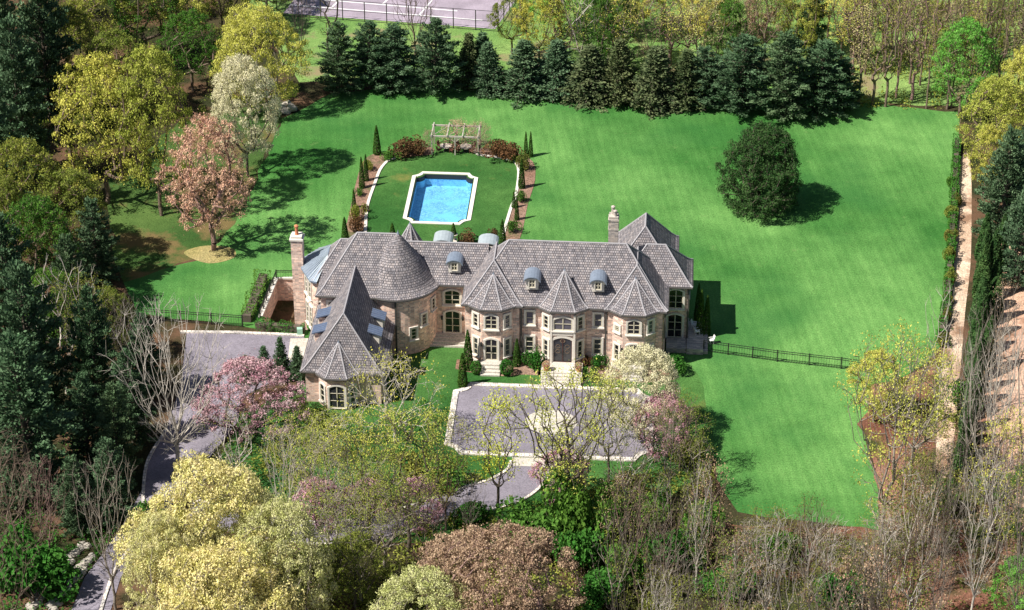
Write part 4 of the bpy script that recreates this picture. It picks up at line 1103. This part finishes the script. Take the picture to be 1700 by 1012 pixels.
T('bare_a', 296, 778, 525, 215, 'bare_tree', 'large pale bare tree spreading beside the driveway')
T('bare_b', 192, 1012, 770, 125, 'bare_tree', 'slender bare tree beside the tumbled stone rows', 'bud')
T('bare_c', 45, 960, 755, 130, 'bare_tree', 'brown twiggy tree at the lower left', None, 'brown')
T('bare_c', 10, 1060, 840, 120, 'bare_tree', 'brown twiggy tree in the lower left corner', None, 'brown')
T('bush', 60, 1000, 930, 140, 'bush', 'dark green bush in the lower left corner', 'box', cat='bush')
T('bush', 20, 960, 890, 120, 'bush', 'dark green bush at the lower left frame edge', 'box', cat='bush')
T('bush', 250, 905, 850, 80, 'bush', 'green bush in front of the driveway beside the large cream tree', 'green', cat='bush')
for (k, x, b, t, w_, l) in (('pine_b', 222, 735, 585, 100, 'added dark shade pine at the left kerb of the driveway'), ('pine_a', 245, 655, 520, 80, 'added dark shade pine behind the large pale bare tree'), ('pine_b', 190, 870, 730, 100, 'dark pine beside the lower driveway'), ('pine_a', 130, 880, 760, 90, 'dark pine behind the brown twiggy trees')):  # first two pines are added to darken the ground beside the driveway
    T(k, x, b, t, w_, 'pine_tree', l)
# ---- garage side
T('cherry', 420, 712, 608, 185, 'cherry_tree', 'wide pink flowering cherry beside the garage wing')
for (x, b, t, l) in ((440, 625, 575, 'left of the three small firs above the pink cherry'), (468, 625, 560, 'middle and tallest of the three small firs above the pink cherry'), (495, 628, 575, 'right of the three small firs above the pink cherry'), (410, 632, 590, 'low fir left of the three small firs')):
    T('spruce_b', x, b, t, 42, 'fir_tree', l, 'pine')
T('lines', 392, 810, 690, 120, 'bare_tree', 'pale bare tree in front of the pink cherry', 'scrub', 'pale')
T('weeping', 655, 735, 600, 165, 'arching_tree', 'pale arching bare tree in front of the garage wing')
T('thicket', 545, 735, 690, 100, 'twiggy_shrub', 'tangled bare shrub below the garage bay', 'olive', 'pale', cat='shrub')
T('bush', 525, 712, 686, 50, 'bush', 'small green bush below the garage bay', 'green', cat='bush')
# ---- big foreground crowns
T('dense_a', 362, 1030, 778, 255, 'cream_tree', 'huge cream yellow tree crown at the lower left, the topmost', 'cream')
T('dense_b', 410, 1020, 812, 170, 'cream_tree', 'cream yellow crown filling the middle of the lower left group', 'cream')
T('dense_b', 475, 1075, 840, 175, 'cream_tree', 'large cream yellow crown right of its taller neighbour', 'cream')
T('dense_b', 285, 1090, 860, 140, 'cream_tree', 'cream yellow crown nearest the left driveway', 'cream')
T('dense_a', 370, 1150, 920, 250, 'cream_tree', 'cream yellow crown cut by the bottom edge at the lower left', 'cream')
T('rusty', 825, 1100, 893, 270, 'copper_tree', 'broad rusty pink domed tree at the bottom centre', 'rust')
T('dense_b', 700, 1150, 958, 190, 'cream_tree', 'pale cream crown cut by the bottom edge beside the rusty domed tree', 'cream')
# ---- front garden
T('dense_b', 1062, 730, 583, 140, 'cream_tree', 'pale cream domed tree in front of the right end of the mansion', 'white', 'dark')
T('multi', 935, 870, 640, 205, 'budding_tree', 'multi stemmed yellow green tree before the motor court medallion', 'bud')
T('slender', 828, 870, 668, 76, 'budding_tree', 'slender lime yellow tree over the left of the motor court', 'lime', 'dark')
T('cherry', 1100, 755, 655, 100, 'cherry_tree', 'pink flowering cherry at the right side of the motor court')
T('cherry', 930, 828, 752, 100, 'cherry_tree', 'small pink cherry where the curved drive meets the motor court')
T('cherry', 695, 870, 800, 95, 'cherry_tree', 'pink cherry on the inner side of the curved drive')
T('cherry', 530, 870, 800, 100, 'cherry_tree', 'pink cherry behind the large cream crowns')
T('cherry', 610, 850, 800, 80, 'cherry_tree', 'faint pink cherry between two others below the front lawn')
for (k, x, b, t, w_, lf, bk, l) in (
    ('sparse_a', 500, 850, 700, 110, 'bud', 'grey', 'thin yellow budding tree left of the front lawn'),
    ('sparse_b', 545, 900, 715, 100, 'bud', 'grey', 'thin budding tree before the left half of the front lawn'),
    ('sparse_a', 615, 900, 700, 130, 'bud', 'dark', 'dark limbed budding tree before the garage wing'),
    ('sparse_b', 680, 910, 690, 140, 'bud', 'dark', 'dark limbed budding tree left of the motor court'),
    ('sparse_a', 740, 880, 700, 90, 'bud', 'brown', 'thin budding tree at the left corner of the motor court'),
    ('bare_a', 560, 905, 740, 130, None, 'pale', 'pale bare tree rising behind the large cream crowns'),
    ('bare_b', 480, 900, 720, 90, None, 'pale', 'slim pale bare tree above the large cream crowns'),
    ('sparse_b', 640, 960, 770, 120, 'olive', 'grey', 'grey budding tree left of the rusty domed tree'),
    ('sparse_a', 600, 1000, 820, 150, 'olive', 'grey', 'tangled olive tree between the cream and rusty crowns'),
    ('bare_c', 700, 960, 800, 110, 'olive', 'brown', 'brown bare tree above the rusty domed tree'),
    ('leafy_b', 590, 1010, 890, 110, 'olive', 'dark', 'low olive tree between the cream crowns at the bottom'),
    ('bare_b', 960, 870, 690, 70, None, 'dark', 'thin dark bare tree right of the multi stemmed tree'),
    ('sparse_b', 1010, 800, 640, 90, 'bud', 'dark', 'yellow budding tree in front of the right half of the motor court'),
    ('sparse_b', 1128, 790, 660, 80, 'olive', 'brown', 'brown budding tree right of the pink cherry at the motor court'),
    ('bare_b', 780, 900, 790, 60, None, 'grey', 'small bare tree inside the curve of the drive')):
    T(k, x, b, t, w_, 'budding_tree' if lf else 'bare_tree', l, lf, bk)
for (x, b, t, w_, lf, l) in (
    (850, 905, 850, 120, 'green', 'bright green bush below the curved drive'), (930, 905, 805, 100, 'green', 'tall dark green bush at the foot of the multi stemmed tree'),
    (900, 930, 870, 130, 'green', 'green bush above the rusty domed tree'), (1000, 900, 820, 80, 'green', 'green bush right of the multi stemmed tree'),
    (970, 960, 895, 100, 'box', 'dark green bush right of the rusty domed tree'), (740, 800, 765, 90, 'green', 'low green bush inside the curve of the drive'),
    (1060, 830, 790, 90, 'scrub', 'olive scrub bush below the motor court'), (790, 870, 845, 70, 'box', 'dark bush on the lower side of the curved drive'),
    (1180, 900, 840, 90, 'green', 'green bush at the lower edge of the front right lawn'), (1150, 780, 740, 70, 'scrub', 'olive scrub bush at the left edge of the front right lawn'),
    (680, 800, 765, 80, 'scrub', 'olive bush on the front lawn beside the pink cherry')):
    T('bush', x, b, t, w_, 'bush', l, lf, cat='bush')
for (x, b, t, w_, lf, l) in ((1090, 880, 830, 90, 'green', 'dark green bush left of the lower right thicket'), (1120, 950, 900, 110, 'box', 'dark bush inside the left of the lower right thicket'), (1050, 960, 905, 90, 'green', 'green bush at the left edge of the lower right thicket'), (1200, 980, 935, 100, 'box', 'dark bush in the middle of the lower right thicket'), (1300, 940, 900, 90, 'green', 'green bush near the lawn in the thicket'), (1010, 1010, 960, 100, 'box', 'dark bush right of the rusty dome at the bottom edge'), (1400, 1000, 955, 100, 'box', 'dark bush in the right of the thicket')):
    T('bush', x, b, t, w_, 'bush', l, lf, cat='bush')
# ---- bottom right thicket
rg = random.Random(5); k = 0
for row, (yb, hgt, n_) in enumerate(((850, 160, 9), (915, 185, 13), (985, 200, 14), (1060, 215, 14), (1140, 230, 13))):
    for i in range(n_):
        x = 1000 + (i + rg.uniform(.1, .9)) * 560 / n_; b = yb + rg.uniform(-25, 25)
        if b < 895 and 1185 < x < 1480: b = 890 + rg.uniform(0, 20)
        kd = rg.choice(['lines', 'lines_b', 'bare_few', 'bare_b', 'lines', 'lines_b'])
        t_ = b - hgt * rg.uniform(.65, 1.05)
        if 1200 < x < 1470: t_ = max(t_, 822 + rg.uniform(0, 70))
        T(kd, x, b, t_, rg.uniform(60, 100), 'thicket_tree', f'thin tree of the lower right thicket, {ORD[i]} from left in the {ORD[row]} row', rg.choice(['scrub', 'scrub', 'olive', 'rust']), rg.choice(['grey', 'grey', 'brown', 'pale', 'pale', 'dark']), 'leafless trees of the lower right thicket')
T('sparse_a', 1462, 900, 575, 175, 'budding_tree', 'forked yellow budding tree overhanging the end of the right lawn', 'bud', 'grey')
T('sparse_b', 1510, 800, 590, 130, 'budding_tree', 'yellow budding tree just right of the forked one', 'bud', 'grey')
T('leafy_b', 1450, 700, 585, 100, 'budding_tree', 'leafy yellow green tree at the right end of the lawn fence', 'bud', 'grey')
for (k, x, b, t, w_, lf, bk, l) in (
    ('bare_few', 1555, 700, 480, 90, None, 'pale', 'pale crooked bare tree beside the dirt path'),
    ('bare_a', 1640, 900, 560, 170, None, 'pale', 'large pale bare tree right of the tall hedge'),
    ('bare_few', 1690, 860, 470, 120, None, 'grey', 'grey bare tree at the right frame edge over the pink soil'),
    ('bare_b', 1600, 800, 520, 100, None, 'grey', 'grey bare tree in front of the tall hedge'),
    ('bare_a', 1560, 960, 740, 110, 'olive', 'grey', 'grey bare tree below the end of the dirt path'),
    ('bare_b', 1610, 1040, 780, 110, None, 'pale', 'pale bare tree in the lower right corner, left one'),
    ('bare_a', 1680, 1060, 750, 120, None, 'grey', 'grey bare tree in the lower right corner, right one'),
    ('sparse_b', 1650, 960, 700, 110, 'bud', 'brown', 'brown budding tree at the lower right over the leaf litter'),
    ('bare_c', 1520, 1050, 860, 110, None, 'brown', 'brown bare tree at the bottom right'),
    ('sparse_b', 1530, 930, 760, 80, 'olive', 'brown', 'brown budding tree below the forked yellow tree')):
    T(k, x, b, t, w_, 'bare_tree' if not lf else 'budding_tree', l, lf, bk)
T('leafy_b', 1690, 930, 770, 90, 'green_tree', 'green leafed tree at the lower right frame edge', 'green')
T('leafy_b', 1680, 1050, 930, 100, 'green_tree', 'green leafed tree in the lower right corner', 'fresh')
for (x, b, t, l) in ((1600, 690, 640, 'green bush at the foot of the tall hedge'), (1570, 850, 800, 'green bush below the end of the dirt path'), (1640, 820, 785, 'green bush beside the pink soil')):
    T('bush', x, b, t, 60, 'bush', l, 'green', cat='bush')
# ---- rear evergreen row
for (k, x, b, t, w_, l) in (
    ('pine_a', 560, 150, 45, 75, 'leftmost pine of the evergreen row behind the lawn'), ('pine_b', 610, 148, 42, 80, 'second pine from the left in the evergreen row'),
    ('pine_a', 655, 150, 40, 80, 'third pine from the left, below the bare pole tree'), ('pine_b', 722, 150, 45, 80, 'blue green pine left of the narrow firs'),
    ('spruce_a', 772, 146, 68, 36, 'narrow dark fir right of the blue green pine'), ('spruce_a', 797, 140, 55, 34, 'slim fir left of the pale green spruce'), ('spruce_b', 815, 153, 78, 44, 'pale green spruce with a pointed top in the evergreen row'),
    ('spruce_b', 868, 152, 72, 62, 'dark spruce right of the pale pointed spruce'), ('spruce_b', 925, 155, 75, 60, 'dark spruce, third after the pale pointed one'), ('spruce_a', 978, 160, 78, 60, 'dark spruce below the white limbed tree'),
    ('spruce_b', 1032, 165, 82, 58, 'dark spruce right of the white limbed tree'), ('spruce_b', 1085, 175, 85, 66, 'dark spruce with ragged sides at the centre of the row'), ('spruce_a', 1135, 175, 90, 48, 'narrow spruce left of the big blue green pines'),
    ('pine_a', 1170, 178, 75, 80, 'blue green pine, first after the spruces'), ('pine_b', 1232, 182, 68, 105, 'broad blue green pine above the lone evergreen'), ('pine_a', 1300, 190, 60, 105, 'tallest blue green pine of the row'),
    ('pine_b', 1355, 186, 78, 95, 'blue green pine near the right end of the row'), ('pine_a', 1398, 180, 100, 60, 'last pine before the slender trunks')):
    jx, jy, jt = (x * 37) % 11 - 5, (x * 13) % 9 - 4, (x * 29) % 21 - 12
    e = T(k, x + jx, b + jy, t + jt - (4 if k[0] == 's' else 0), w_ * (1.4 if k[0] == 'p' else 1.75) * (.86 + ((x * 7) % 10) / 33), 'evergreen_tree', l, ('pine', 'pine', None, 'spruce')[(x // 7) % 4] if k[0] == 's' else None)
    e.rotation_euler = (math.radians((x * 17) % 7 - 3), math.radians((x * 23) % 7 - 3), e.rotation_euler.z)
T('bare_b', 690, 105, -60, 95, 'bare_tree', 'bare forked tree in front of the tennis court fence', None, 'brown')
T('bare_few', 965, 120, -60, 130, 'bare_tree', 'white limbed bare tree behind the spruces', None, 'pale')
for (k, x, b, t, w_, lf, bk, l) in (
    ('leafy_b', 850, 90, -20, 70, 'olive', 'dark', 'olive tree at the right corner of the tennis court'), ('leafy_a', 895, 110, -40, 90, 'bud', 'dark', 'yellow green tree right of the tennis court'),
    ('leafy_b', 930, 60, -60, 110, 'fresh', 'dark', 'fresh green tree at the top edge right of the tennis court'), ('leafy_a', 1010, 110, -30, 110, 'green', 'grey', 'green tree behind the white limbed tree'),
    ('bare_c', 1080, 120, 0, 90, None, 'rosy', 'rosy brown bare tree behind the middle spruces'), ('leafy_b', 1050, 60, -70, 100, 'bud', 'grey', 'pale green tree at the top edge behind the middle spruces'),
    ('sparse_b', 1140, 120, -40, 100, 'yellow', 'brown', 'yellow tree behind the narrow spruce'), ('dense_b', 1170, 70, -60, 110, 'yellow', 'brown', 'broad yellow crown at the top edge behind the pines'),
    ('bare_c', 1215, 100, -20, 90, None, 'rosy', 'rosy brown bare tree between the yellow crowns'), ('leafy_b', 1270, 90, -50, 90, 'rust', 'brown', 'rust brown crown behind the tallest pine'),
    ('pine_a', 1345, 90, -60, 70, None, None, 'dark pine far behind the evergreen row'), ('sparse_b', 1395, 110, -50, 80, 'yellow', 'brown', 'yellow budding tree behind the last pine of the row')):
    T(k, x, b, t, w_, 'background_tree', l, lf, bk)
# slender trunks at back right, row upon row
rg = random.Random(9)
for row, (yb, n_) in enumerate(((172, 13), (130, 13), (85, 13), (40, 14), (-10, 14), (-60, 12))):
    for i in range(n_):
        x = 1415 + (i + rg.uniform(.1, .9)) * 300 / n_ - row * 6; b = yb + rg.uniform(-12, 12)
        T(rg.choice(['slim_a', 'slim_b']), x, b, b - rg.uniform(150, 200), rg.uniform(28, 50), 'slender_tree', f'slender tree behind the upper right lawn, {ORD[i]} from left in the {ORD[row]} row', rg.choice(['olive', 'bud', 'cream', 'bud']), rg.choice(['brown', 'rosy', 'brown']), 'slender trees of the upper right wood')
for row, (yb, n_) in enumerate(((122, 9), (60, 9), (-20, 9), (-100, 12))):
    for i in range(n_):
        x = 900 + (i + rg.uniform(.1, .9)) * 520 / n_; b = yb + rg.uniform(-12, 12)
        T(rg.choice(['slim_a', 'leafy_b', 'sparse_b']), x, b, b - rg.uniform(110, 150), rg.uniform(60, 90), 'far_tree', 'hazy yellow green tree at the top edge behind the evergreen row', rg.choice(['bud', 'cream', 'green', 'yellow']), 'brown', 'far trees along the top edge')
for row, (yb, n_) in enumerate(((30, 6), (-40, 8))):
    for i in range(n_):
        x = 100 + (i + rg.uniform(.1, .9)) * 400 / n_; b = yb + rg.uniform(-12, 12)
        T(rg.choice(['leafy_a', 'leafy_b', 'bare_b']), x, b, b - rg.uniform(90, 130), rg.uniform(70, 100), 'far_tree', 'olive green tree at the top edge of the far left wood', rg.choice(['olive', 'green']), 'dark', 'far trees along the upper left edge')
T('leafy_a', 1592, 192, 35, 110, 'green_tree', 'vivid fresh green tree at the upper right corner of the lawn', 'fresh')
for (k, x, b, t, w_, lf, l) in (
    ('leafy_a', 1645, 290, 130, 120, 'bud', 'yellow green tree at the right of the lawn corner'), ('leafy_a', 1690, 250, 80, 100, 'yellow', 'yellow tree at the upper right frame edge'),
    ('leafy_b', 1632, 330, 210, 70, 'bud', 'small yellow green tree beside the top of the dirt path')):
    T(k, x, b, t, w_, 'budding_tree', l, lf)
for (k, x, b, t, w_, l) in (('pine_a', 1660, 400, 215, 110, 'dark pine right of the top of the dirt path'), ('pine_b', 1700, 380, 200, 110, 'dark pine at the right frame edge'), ('pine_a', 1690, 480, 300, 90, 'dark pine at the right frame edge over the pink soil')):
    T(k, x, b, t, w_, 'pine_tree', l)
T('roundyew', 1262, 346, 208, 142, 'lone_evergreen', 'big dark evergreen standing alone on the right lawn')
# ---- tall hedge of arborvitae along the path, low hedge left of the path
rg = random.Random(3)
for i in range(17):
    t_ = i / 16; x = 1633 + (1598 - 1633) * t_ ** 1.5; y = 430 + (780 - 430) * t_
    T('arbor', x + rg.uniform(-3, 3), y, y - rg.uniform(58, 92), rg.uniform(26, 42), 'arborvitae', f'tall dark arborvitae right of the dirt path, {ORD[i]} from the far end of its row', 'yew', None, 'arborvitae row beside the dirt path')
for i in range(8):
    t_ = i / 10; x = 1654 + (1636 - 1654) * t_; y = 440 + (680 - 440) * t_
    T('arbor', x + rg.uniform(-9, 6), y + rg.uniform(-8, 8), y - rg.uniform(50, 85), rg.uniform(22, 36), 'arborvitae', f'dark arborvitae beside the pink soil, {ORD[i]} from the far end of the second row', 'yew', None, 'second arborvitae row')
PHc = 0
def hedge(pts, wd, hh, label, leaf='box', dens=170, ls=.17):
    rg_ = np.random.default_rng(len(label)); C = []
    base = G(*pts[0]); P_ = px(*pts)
    for a, b_ in zip(P_[:-1], P_[1:]):
        d = b_ - a; L = d.length; d.normalize(); n_ = int(L * dens * max(1, hh) ); t_ = rg_.uniform(0, 1, n_); s = rg_.uniform(-1, 1, n_); z = rg_.uniform(0, 1, n_)
        bump_ = 1 + .18 * np.sin(t_ * L * 2.3) + .16 * np.sin(t_ * L * .9 + 1) + .1 * np.sin(t_ * L * 5.1)
        face = rg_.random(n_); top = face < .5; z = np.where(top, rg_.uniform(.85, 1, n_), z); s = np.where(top, s, np.sign(s) * rg_.uniform(.8, 1, n_))
        C.append(np.stack([a.x - base.x + d.x * L * t_ - d.y * s * wd / 2 * bump_, a.y - base.y + d.y * L * t_ + d.x * s * wd / 2 * bump_, z * hh * bump_], 1))
    o = thing('hedge', label, 'hedge', base)
    me = fast_mesh('hedge_foliage', *quads(np.concatenate(C), ls, rg_, .7, .2), LM[leaf]); link('foliage', me, None, o)
    core = MB()
    for a, b_ in zip(P_[:-1], P_[1:]):
        d = b_ - a; c = (a + b_) / 2 - base; core.obox((c.x, c.y, 0), math.atan2(d.y, d.x), d.length, wd * .6, hh * .75)
    core.build('stems', BM['dark'], o)
hedge(((1588, 240), (1583, 330), (1578, 420), (1569, 520), (1560, 570)), .9, 1.3, 'low green hedge between the right lawn and the dirt path', 'box')
hedge(((438, 465), (424, 500), (410, 535)), 1.5, 1.2, 'sloping hedge left of the brick retaining wall', 'green')
hedge(((425, 545), (506, 551)), 1.1, 1.0, 'clipped hedge in front of the sunken court', 'box')
for i in range(9):
    y = 300 + i * 34 + rg.uniform(-8, 8); T('bush', 1584 - i * 2.2 + rg.uniform(-4, 4), y, y - rg.uniform(14, 26), rg.uniform(16, 30), 'bush', f'ragged bush on the low hedge left of the dirt path, {ORD[i]} from far end', rg.choice(['green', 'olive', 'scrub']), cat='bush', group='ragged bushes along the low boundary hedge')
for i in range(4):
    y = 600 + i * 70 + rg.uniform(-8, 8); T('lines', 1655 + rg.uniform(-12, 20), y, y - rg.uniform(90, 140), rg.uniform(50, 80), 'bare_tree', f'thin bare tree over the pink soil, {ORD[i]} from the far end', 'rust', rg.choice(['grey', 'pale', 'brown']), group='thin bare trees over the pink soil')
# ---- house planting
for (x, b, t, w_, l) in ((768, 641, 586, 19, 'tall cypress at the upper left corner of the motor court'), (777, 612, 548, 20, 'tall cypress against the left bay'), (858, 607, 562, 15, 'cypress in the corner right of the left bay'),
    (1011, 601, 560, 14, 'cypress left of the right bay'), (1095, 600, 570, 13, 'cypress at the right corner of the right wing'), (626, 256, 208, 15, 'cypress at the upper left corner of the pool garden'),
    (873, 260, 218, 9, 'left of the twin cypresses at the upper right of the pool garden'), (881, 260, 218, 9, 'right of the twin cypresses at the upper right of the pool garden'), (573, 400, 360, 14, 'cypress at the lower left corner of the pool garden'),
    (834, 404, 364, 14, 'cypress at the lower right corner of the pool garden'), (601, 312, 260, 11, 'narrow cypress in the upper part of the left pool bed'), (608, 300, 256, 10, 'second narrow cypress in the left pool bed'), (588, 345, 315, 9, 'small cypress halfway down the left pool bed'),
    (866, 312, 262, 13, 'dark cypress in the upper part of the right pool bed'), (853, 345, 318, 9, 'left small cypress halfway down the right pool bed'), (858, 365, 325, 9, 'right small cypress halfway down the right pool bed'),
    (1162, 560, 480, 16, 'dark cypress beside the side terrace, nearer the wall'), (1172, 556, 490, 16, 'dark cypress beside the side terrace, farther from the wall'), (1158, 530, 470, 14, 'dark cypress behind the side terrace')):
    T('cone', x, b, t, w_, 'cypress', l, cat='cypress')
for (x, b, t, w_, l) in ((790, 620, 599, 20, 'clipped round box ball left of the left bay steps'), (841, 622, 597, 24, 'clipped round box ball right of the left bay steps')):
    T('ball', x, b, t, w_, 'box_ball', l, cat='shrub')
for (x, b, t, w_, lf, l) in ((884, 612, 585, 40, 'box', 'wide dark green shrub left of the front door landing'), (992, 612, 588, 24, 'box', 'dark green shrub right of the front door landing'), (974, 606, 590, 20, 'redshrub', 'reddish shrub beside the front door landing'),
    (1125, 618, 592, 40, 'box', 'dark shrub at the foot of the right block'), (852, 600, 580, 24, 'green', 'light green shrub against the right side of the left bay'), (985, 632, 612, 20, 'green', 'small green shrub by the motor court kerb'),
    (668, 258, 232, 50, 'redshrub', 'dark reddish shrub left of the pergola'), (690, 256, 234, 34, 'redshrub', 'dark shrub directly beside the left pergola post'), (832, 262, 234, 46, 'redshrub', 'dark reddish shrub right of the pergola'), (852, 266, 240, 34, 'redshrub', 'dark shrub nearer the twin cypresses'),
    (868, 282, 258, 24, 'scrub', 'brownish shrub below the twin cypresses'), (645, 264, 250, 30, 'green', 'light green low plant in the upper left pool bed'), (850, 268, 255, 22, 'green', 'light green low plant in the upper right pool bed'),
    (598, 325, 314, 16, 'green', 'low green plant beside the left pool bed edging'), (590, 365, 340, 24, 'olive', 'olive shrub in the lower left pool bed'), (592, 385, 362, 24, 'redshrub', 'dark shrub near the lower left corner cypress'),
    (775, 405, 388, 30, 'redshrub', 'dark bush showing above the link roof'), (822, 400, 380, 16, 'redshrub', 'reddish bush beside the lower right corner cypress'), (866, 335, 318, 18, 'green', 'green plant in the middle of the right pool bed'), (850, 385, 366, 22, 'green', 'green plant low in the right pool bed'), (612, 282, 266, 20, 'olive', 'olive plant near the top of the left pool bed'), (606, 352, 340, 12, 'redshrub', 'small dark plant beside the left edging')):
    T('loose', x, b, t, w_, 'shrub', l, lf, cat='shrub')
# climbers on the pergola
T('thicket', 760, 246, 205, 60, 'climber', 'thin bare climber over the middle of the pergola', 'rust', 'brown', cat='climbing plant')
for (x, b, t, w_, l) in ((796, 258, 205, 42, 'bare climber over the right side of the pergola'), (712, 256, 218, 26, 'bare climber on the left pergola post')):
    T('thicket', x, b, t, w_, 'climber', l, 'rust', 'rosy', cat='climbing plant')
# urn topiaries on piers behind the house
for (x, b, l) in ((652, 404, 'topiary urn left of the tower on the pool lawn'), (753, 404, 'topiary urn behind the link roof on the pool lawn')):
    g = G(x, b); o = thing('topiary_urn', l, 'urn', g); s = 1.25
    MB().box(-.4 , .4, -.4, .4, 0, .5).build('pedestal', M['stone'], o)
    MB().lathe((0, 0, .5), [(.3, 0), (.12, .1), (.2, .3), (.48, .75), (.52, .8), (.42, .8)], 12).build('urn', M['soilpot'], o)
    c = bpy.data.objects.new('topiary', PROTO['cone']['foliage']); COL.objects.link(c); c.parent = o; c.location = (0, 0, 1.25); c.scale = (.62, .62, .42)
# flower pots on the front landing
for (x, l) in ((-1.7, 'potted shrub left of the front door'), (1.75, 'potted shrub right of the front door')):
    o = thing('potted_plant', l, 'pot', W(x, -2.3, .8)); MB().lathe((0, 0, 0), [(.2, 0), (.33, .45), (.36, .5), (.28, .5)], 12).build('pot', M['pot'], o)
    c = bpy.data.objects.new('foliage', PROTO['ball']['foliage']); COL.objects.link(c); c.parent = o; c.location = (0, 0, .4); c.scale = (.6, .6, .55); c.material_slots[0].link = 'OBJECT'; c.material_slots[0].material = LM['rust']

# ---- undergrowth: uncountable low leaves and weeds
def inside(poly, X, Y):
    r = np.zeros(len(X), bool); n_ = len(poly)
    for i in range(n_):
        a, b_ = poly[i], poly[(i + 1) % n_]
        c = (a.y > Y) != (b_.y > Y); c &= X < (b_.x - a.x) * (Y - a.y) / ((b_.y - a.y) or 1e-9) + a.x; r ^= c
    return r
def undergrowth(name, pts, n_, leaf, hmax, seed, ls=.28, holes=()):
    rg_ = np.random.default_rng(seed); P_ = px(*pts); xs = [p.x for p in P_]; ys = [p.y for p in P_]
    nc = n_ // 60; cx = rg_.uniform(min(xs), max(xs), nc); cy = rg_.uniform(min(ys), max(ys), nc); rr = rg_.uniform(.5, 1.6, nc)
    idx = rg_.integers(0, nc, n_); u = rg_.normal(size=(n_, 2)) * rr[idx][:, None] * .55
    X = cx[idx] + u[:, 0]; Y = cy[idx] + u[:, 1]; Z = np.abs(rg_.normal(size=n_)) * hmax * .45 * np.exp(-(u ** 2).sum(1) / rr[idx] ** 2)
    m_ = inside(P_, X, Y)
    for h in holes: m_ &= ~inside(h, X, Y)
    C = np.stack([X, Y, Z + .05], 1)[m_]
    tag(link(name, fast_mesh(name, *quads(C, ls, rg_, .6, .3), LM[leaf]), None), kind='stuff', label=None)
hl = [court, drive_out + drive_in, list(main_drive)]
undergrowth('undergrowth', ((0, 780), (200, 700), (240, 900), (120, 1060), (-100, 1060), (-100, 780)), 16000, 'box', 1.6, 1, holes=hl)
undergrowth('undergrowth', ((400, 740), (760, 760), (860, 850), (1180, 760), (1200, 870), (1100, 1060), (500, 1060), (380, 900)), 42000, 'olive', 1.5, 2, holes=hl)
undergrowth('undergrowth', ((1080, 840), (1200, 880), (1470, 900), (1560, 640), (1620, 700), (1720, 900), (1750, 1100), (1000, 1100)), 30000, 'scrub', 1.2, 3)
undergrowth('undergrowth', ((1400, 180), (1600, 185), (1700, 260), (1720, 0), (1400, 0)), 22000, 'olive', 1.6, 4)
undergrowth('undergrowth', ((0, 500), (180, 420), (170, 300), (430, 150), (500, 60), (200, -60), (-60, -60)), 26000, 'olive', 1.5, 5)
undergrowth('leaf_litter', ((1190, 870), (1470, 880), (1500, 700), (1700, 720), (1750, 1100), (1200, 1100)), 20000, 'rust', .3, 6, ls=.22)
undergrowth('undergrowth', ((520, 690), (750, 650), (745, 760), (560, 780)), 3500, 'green', .5, 7, ls=.2, holes=hl)
undergrowth('undergrowth', ((1560, 600), (1580, 420), (1590, 430), (1575, 640), (1560, 700), (1540, 640)), 4000, 'green', .9, 8, ls=.2)
print('plants', NT[0])
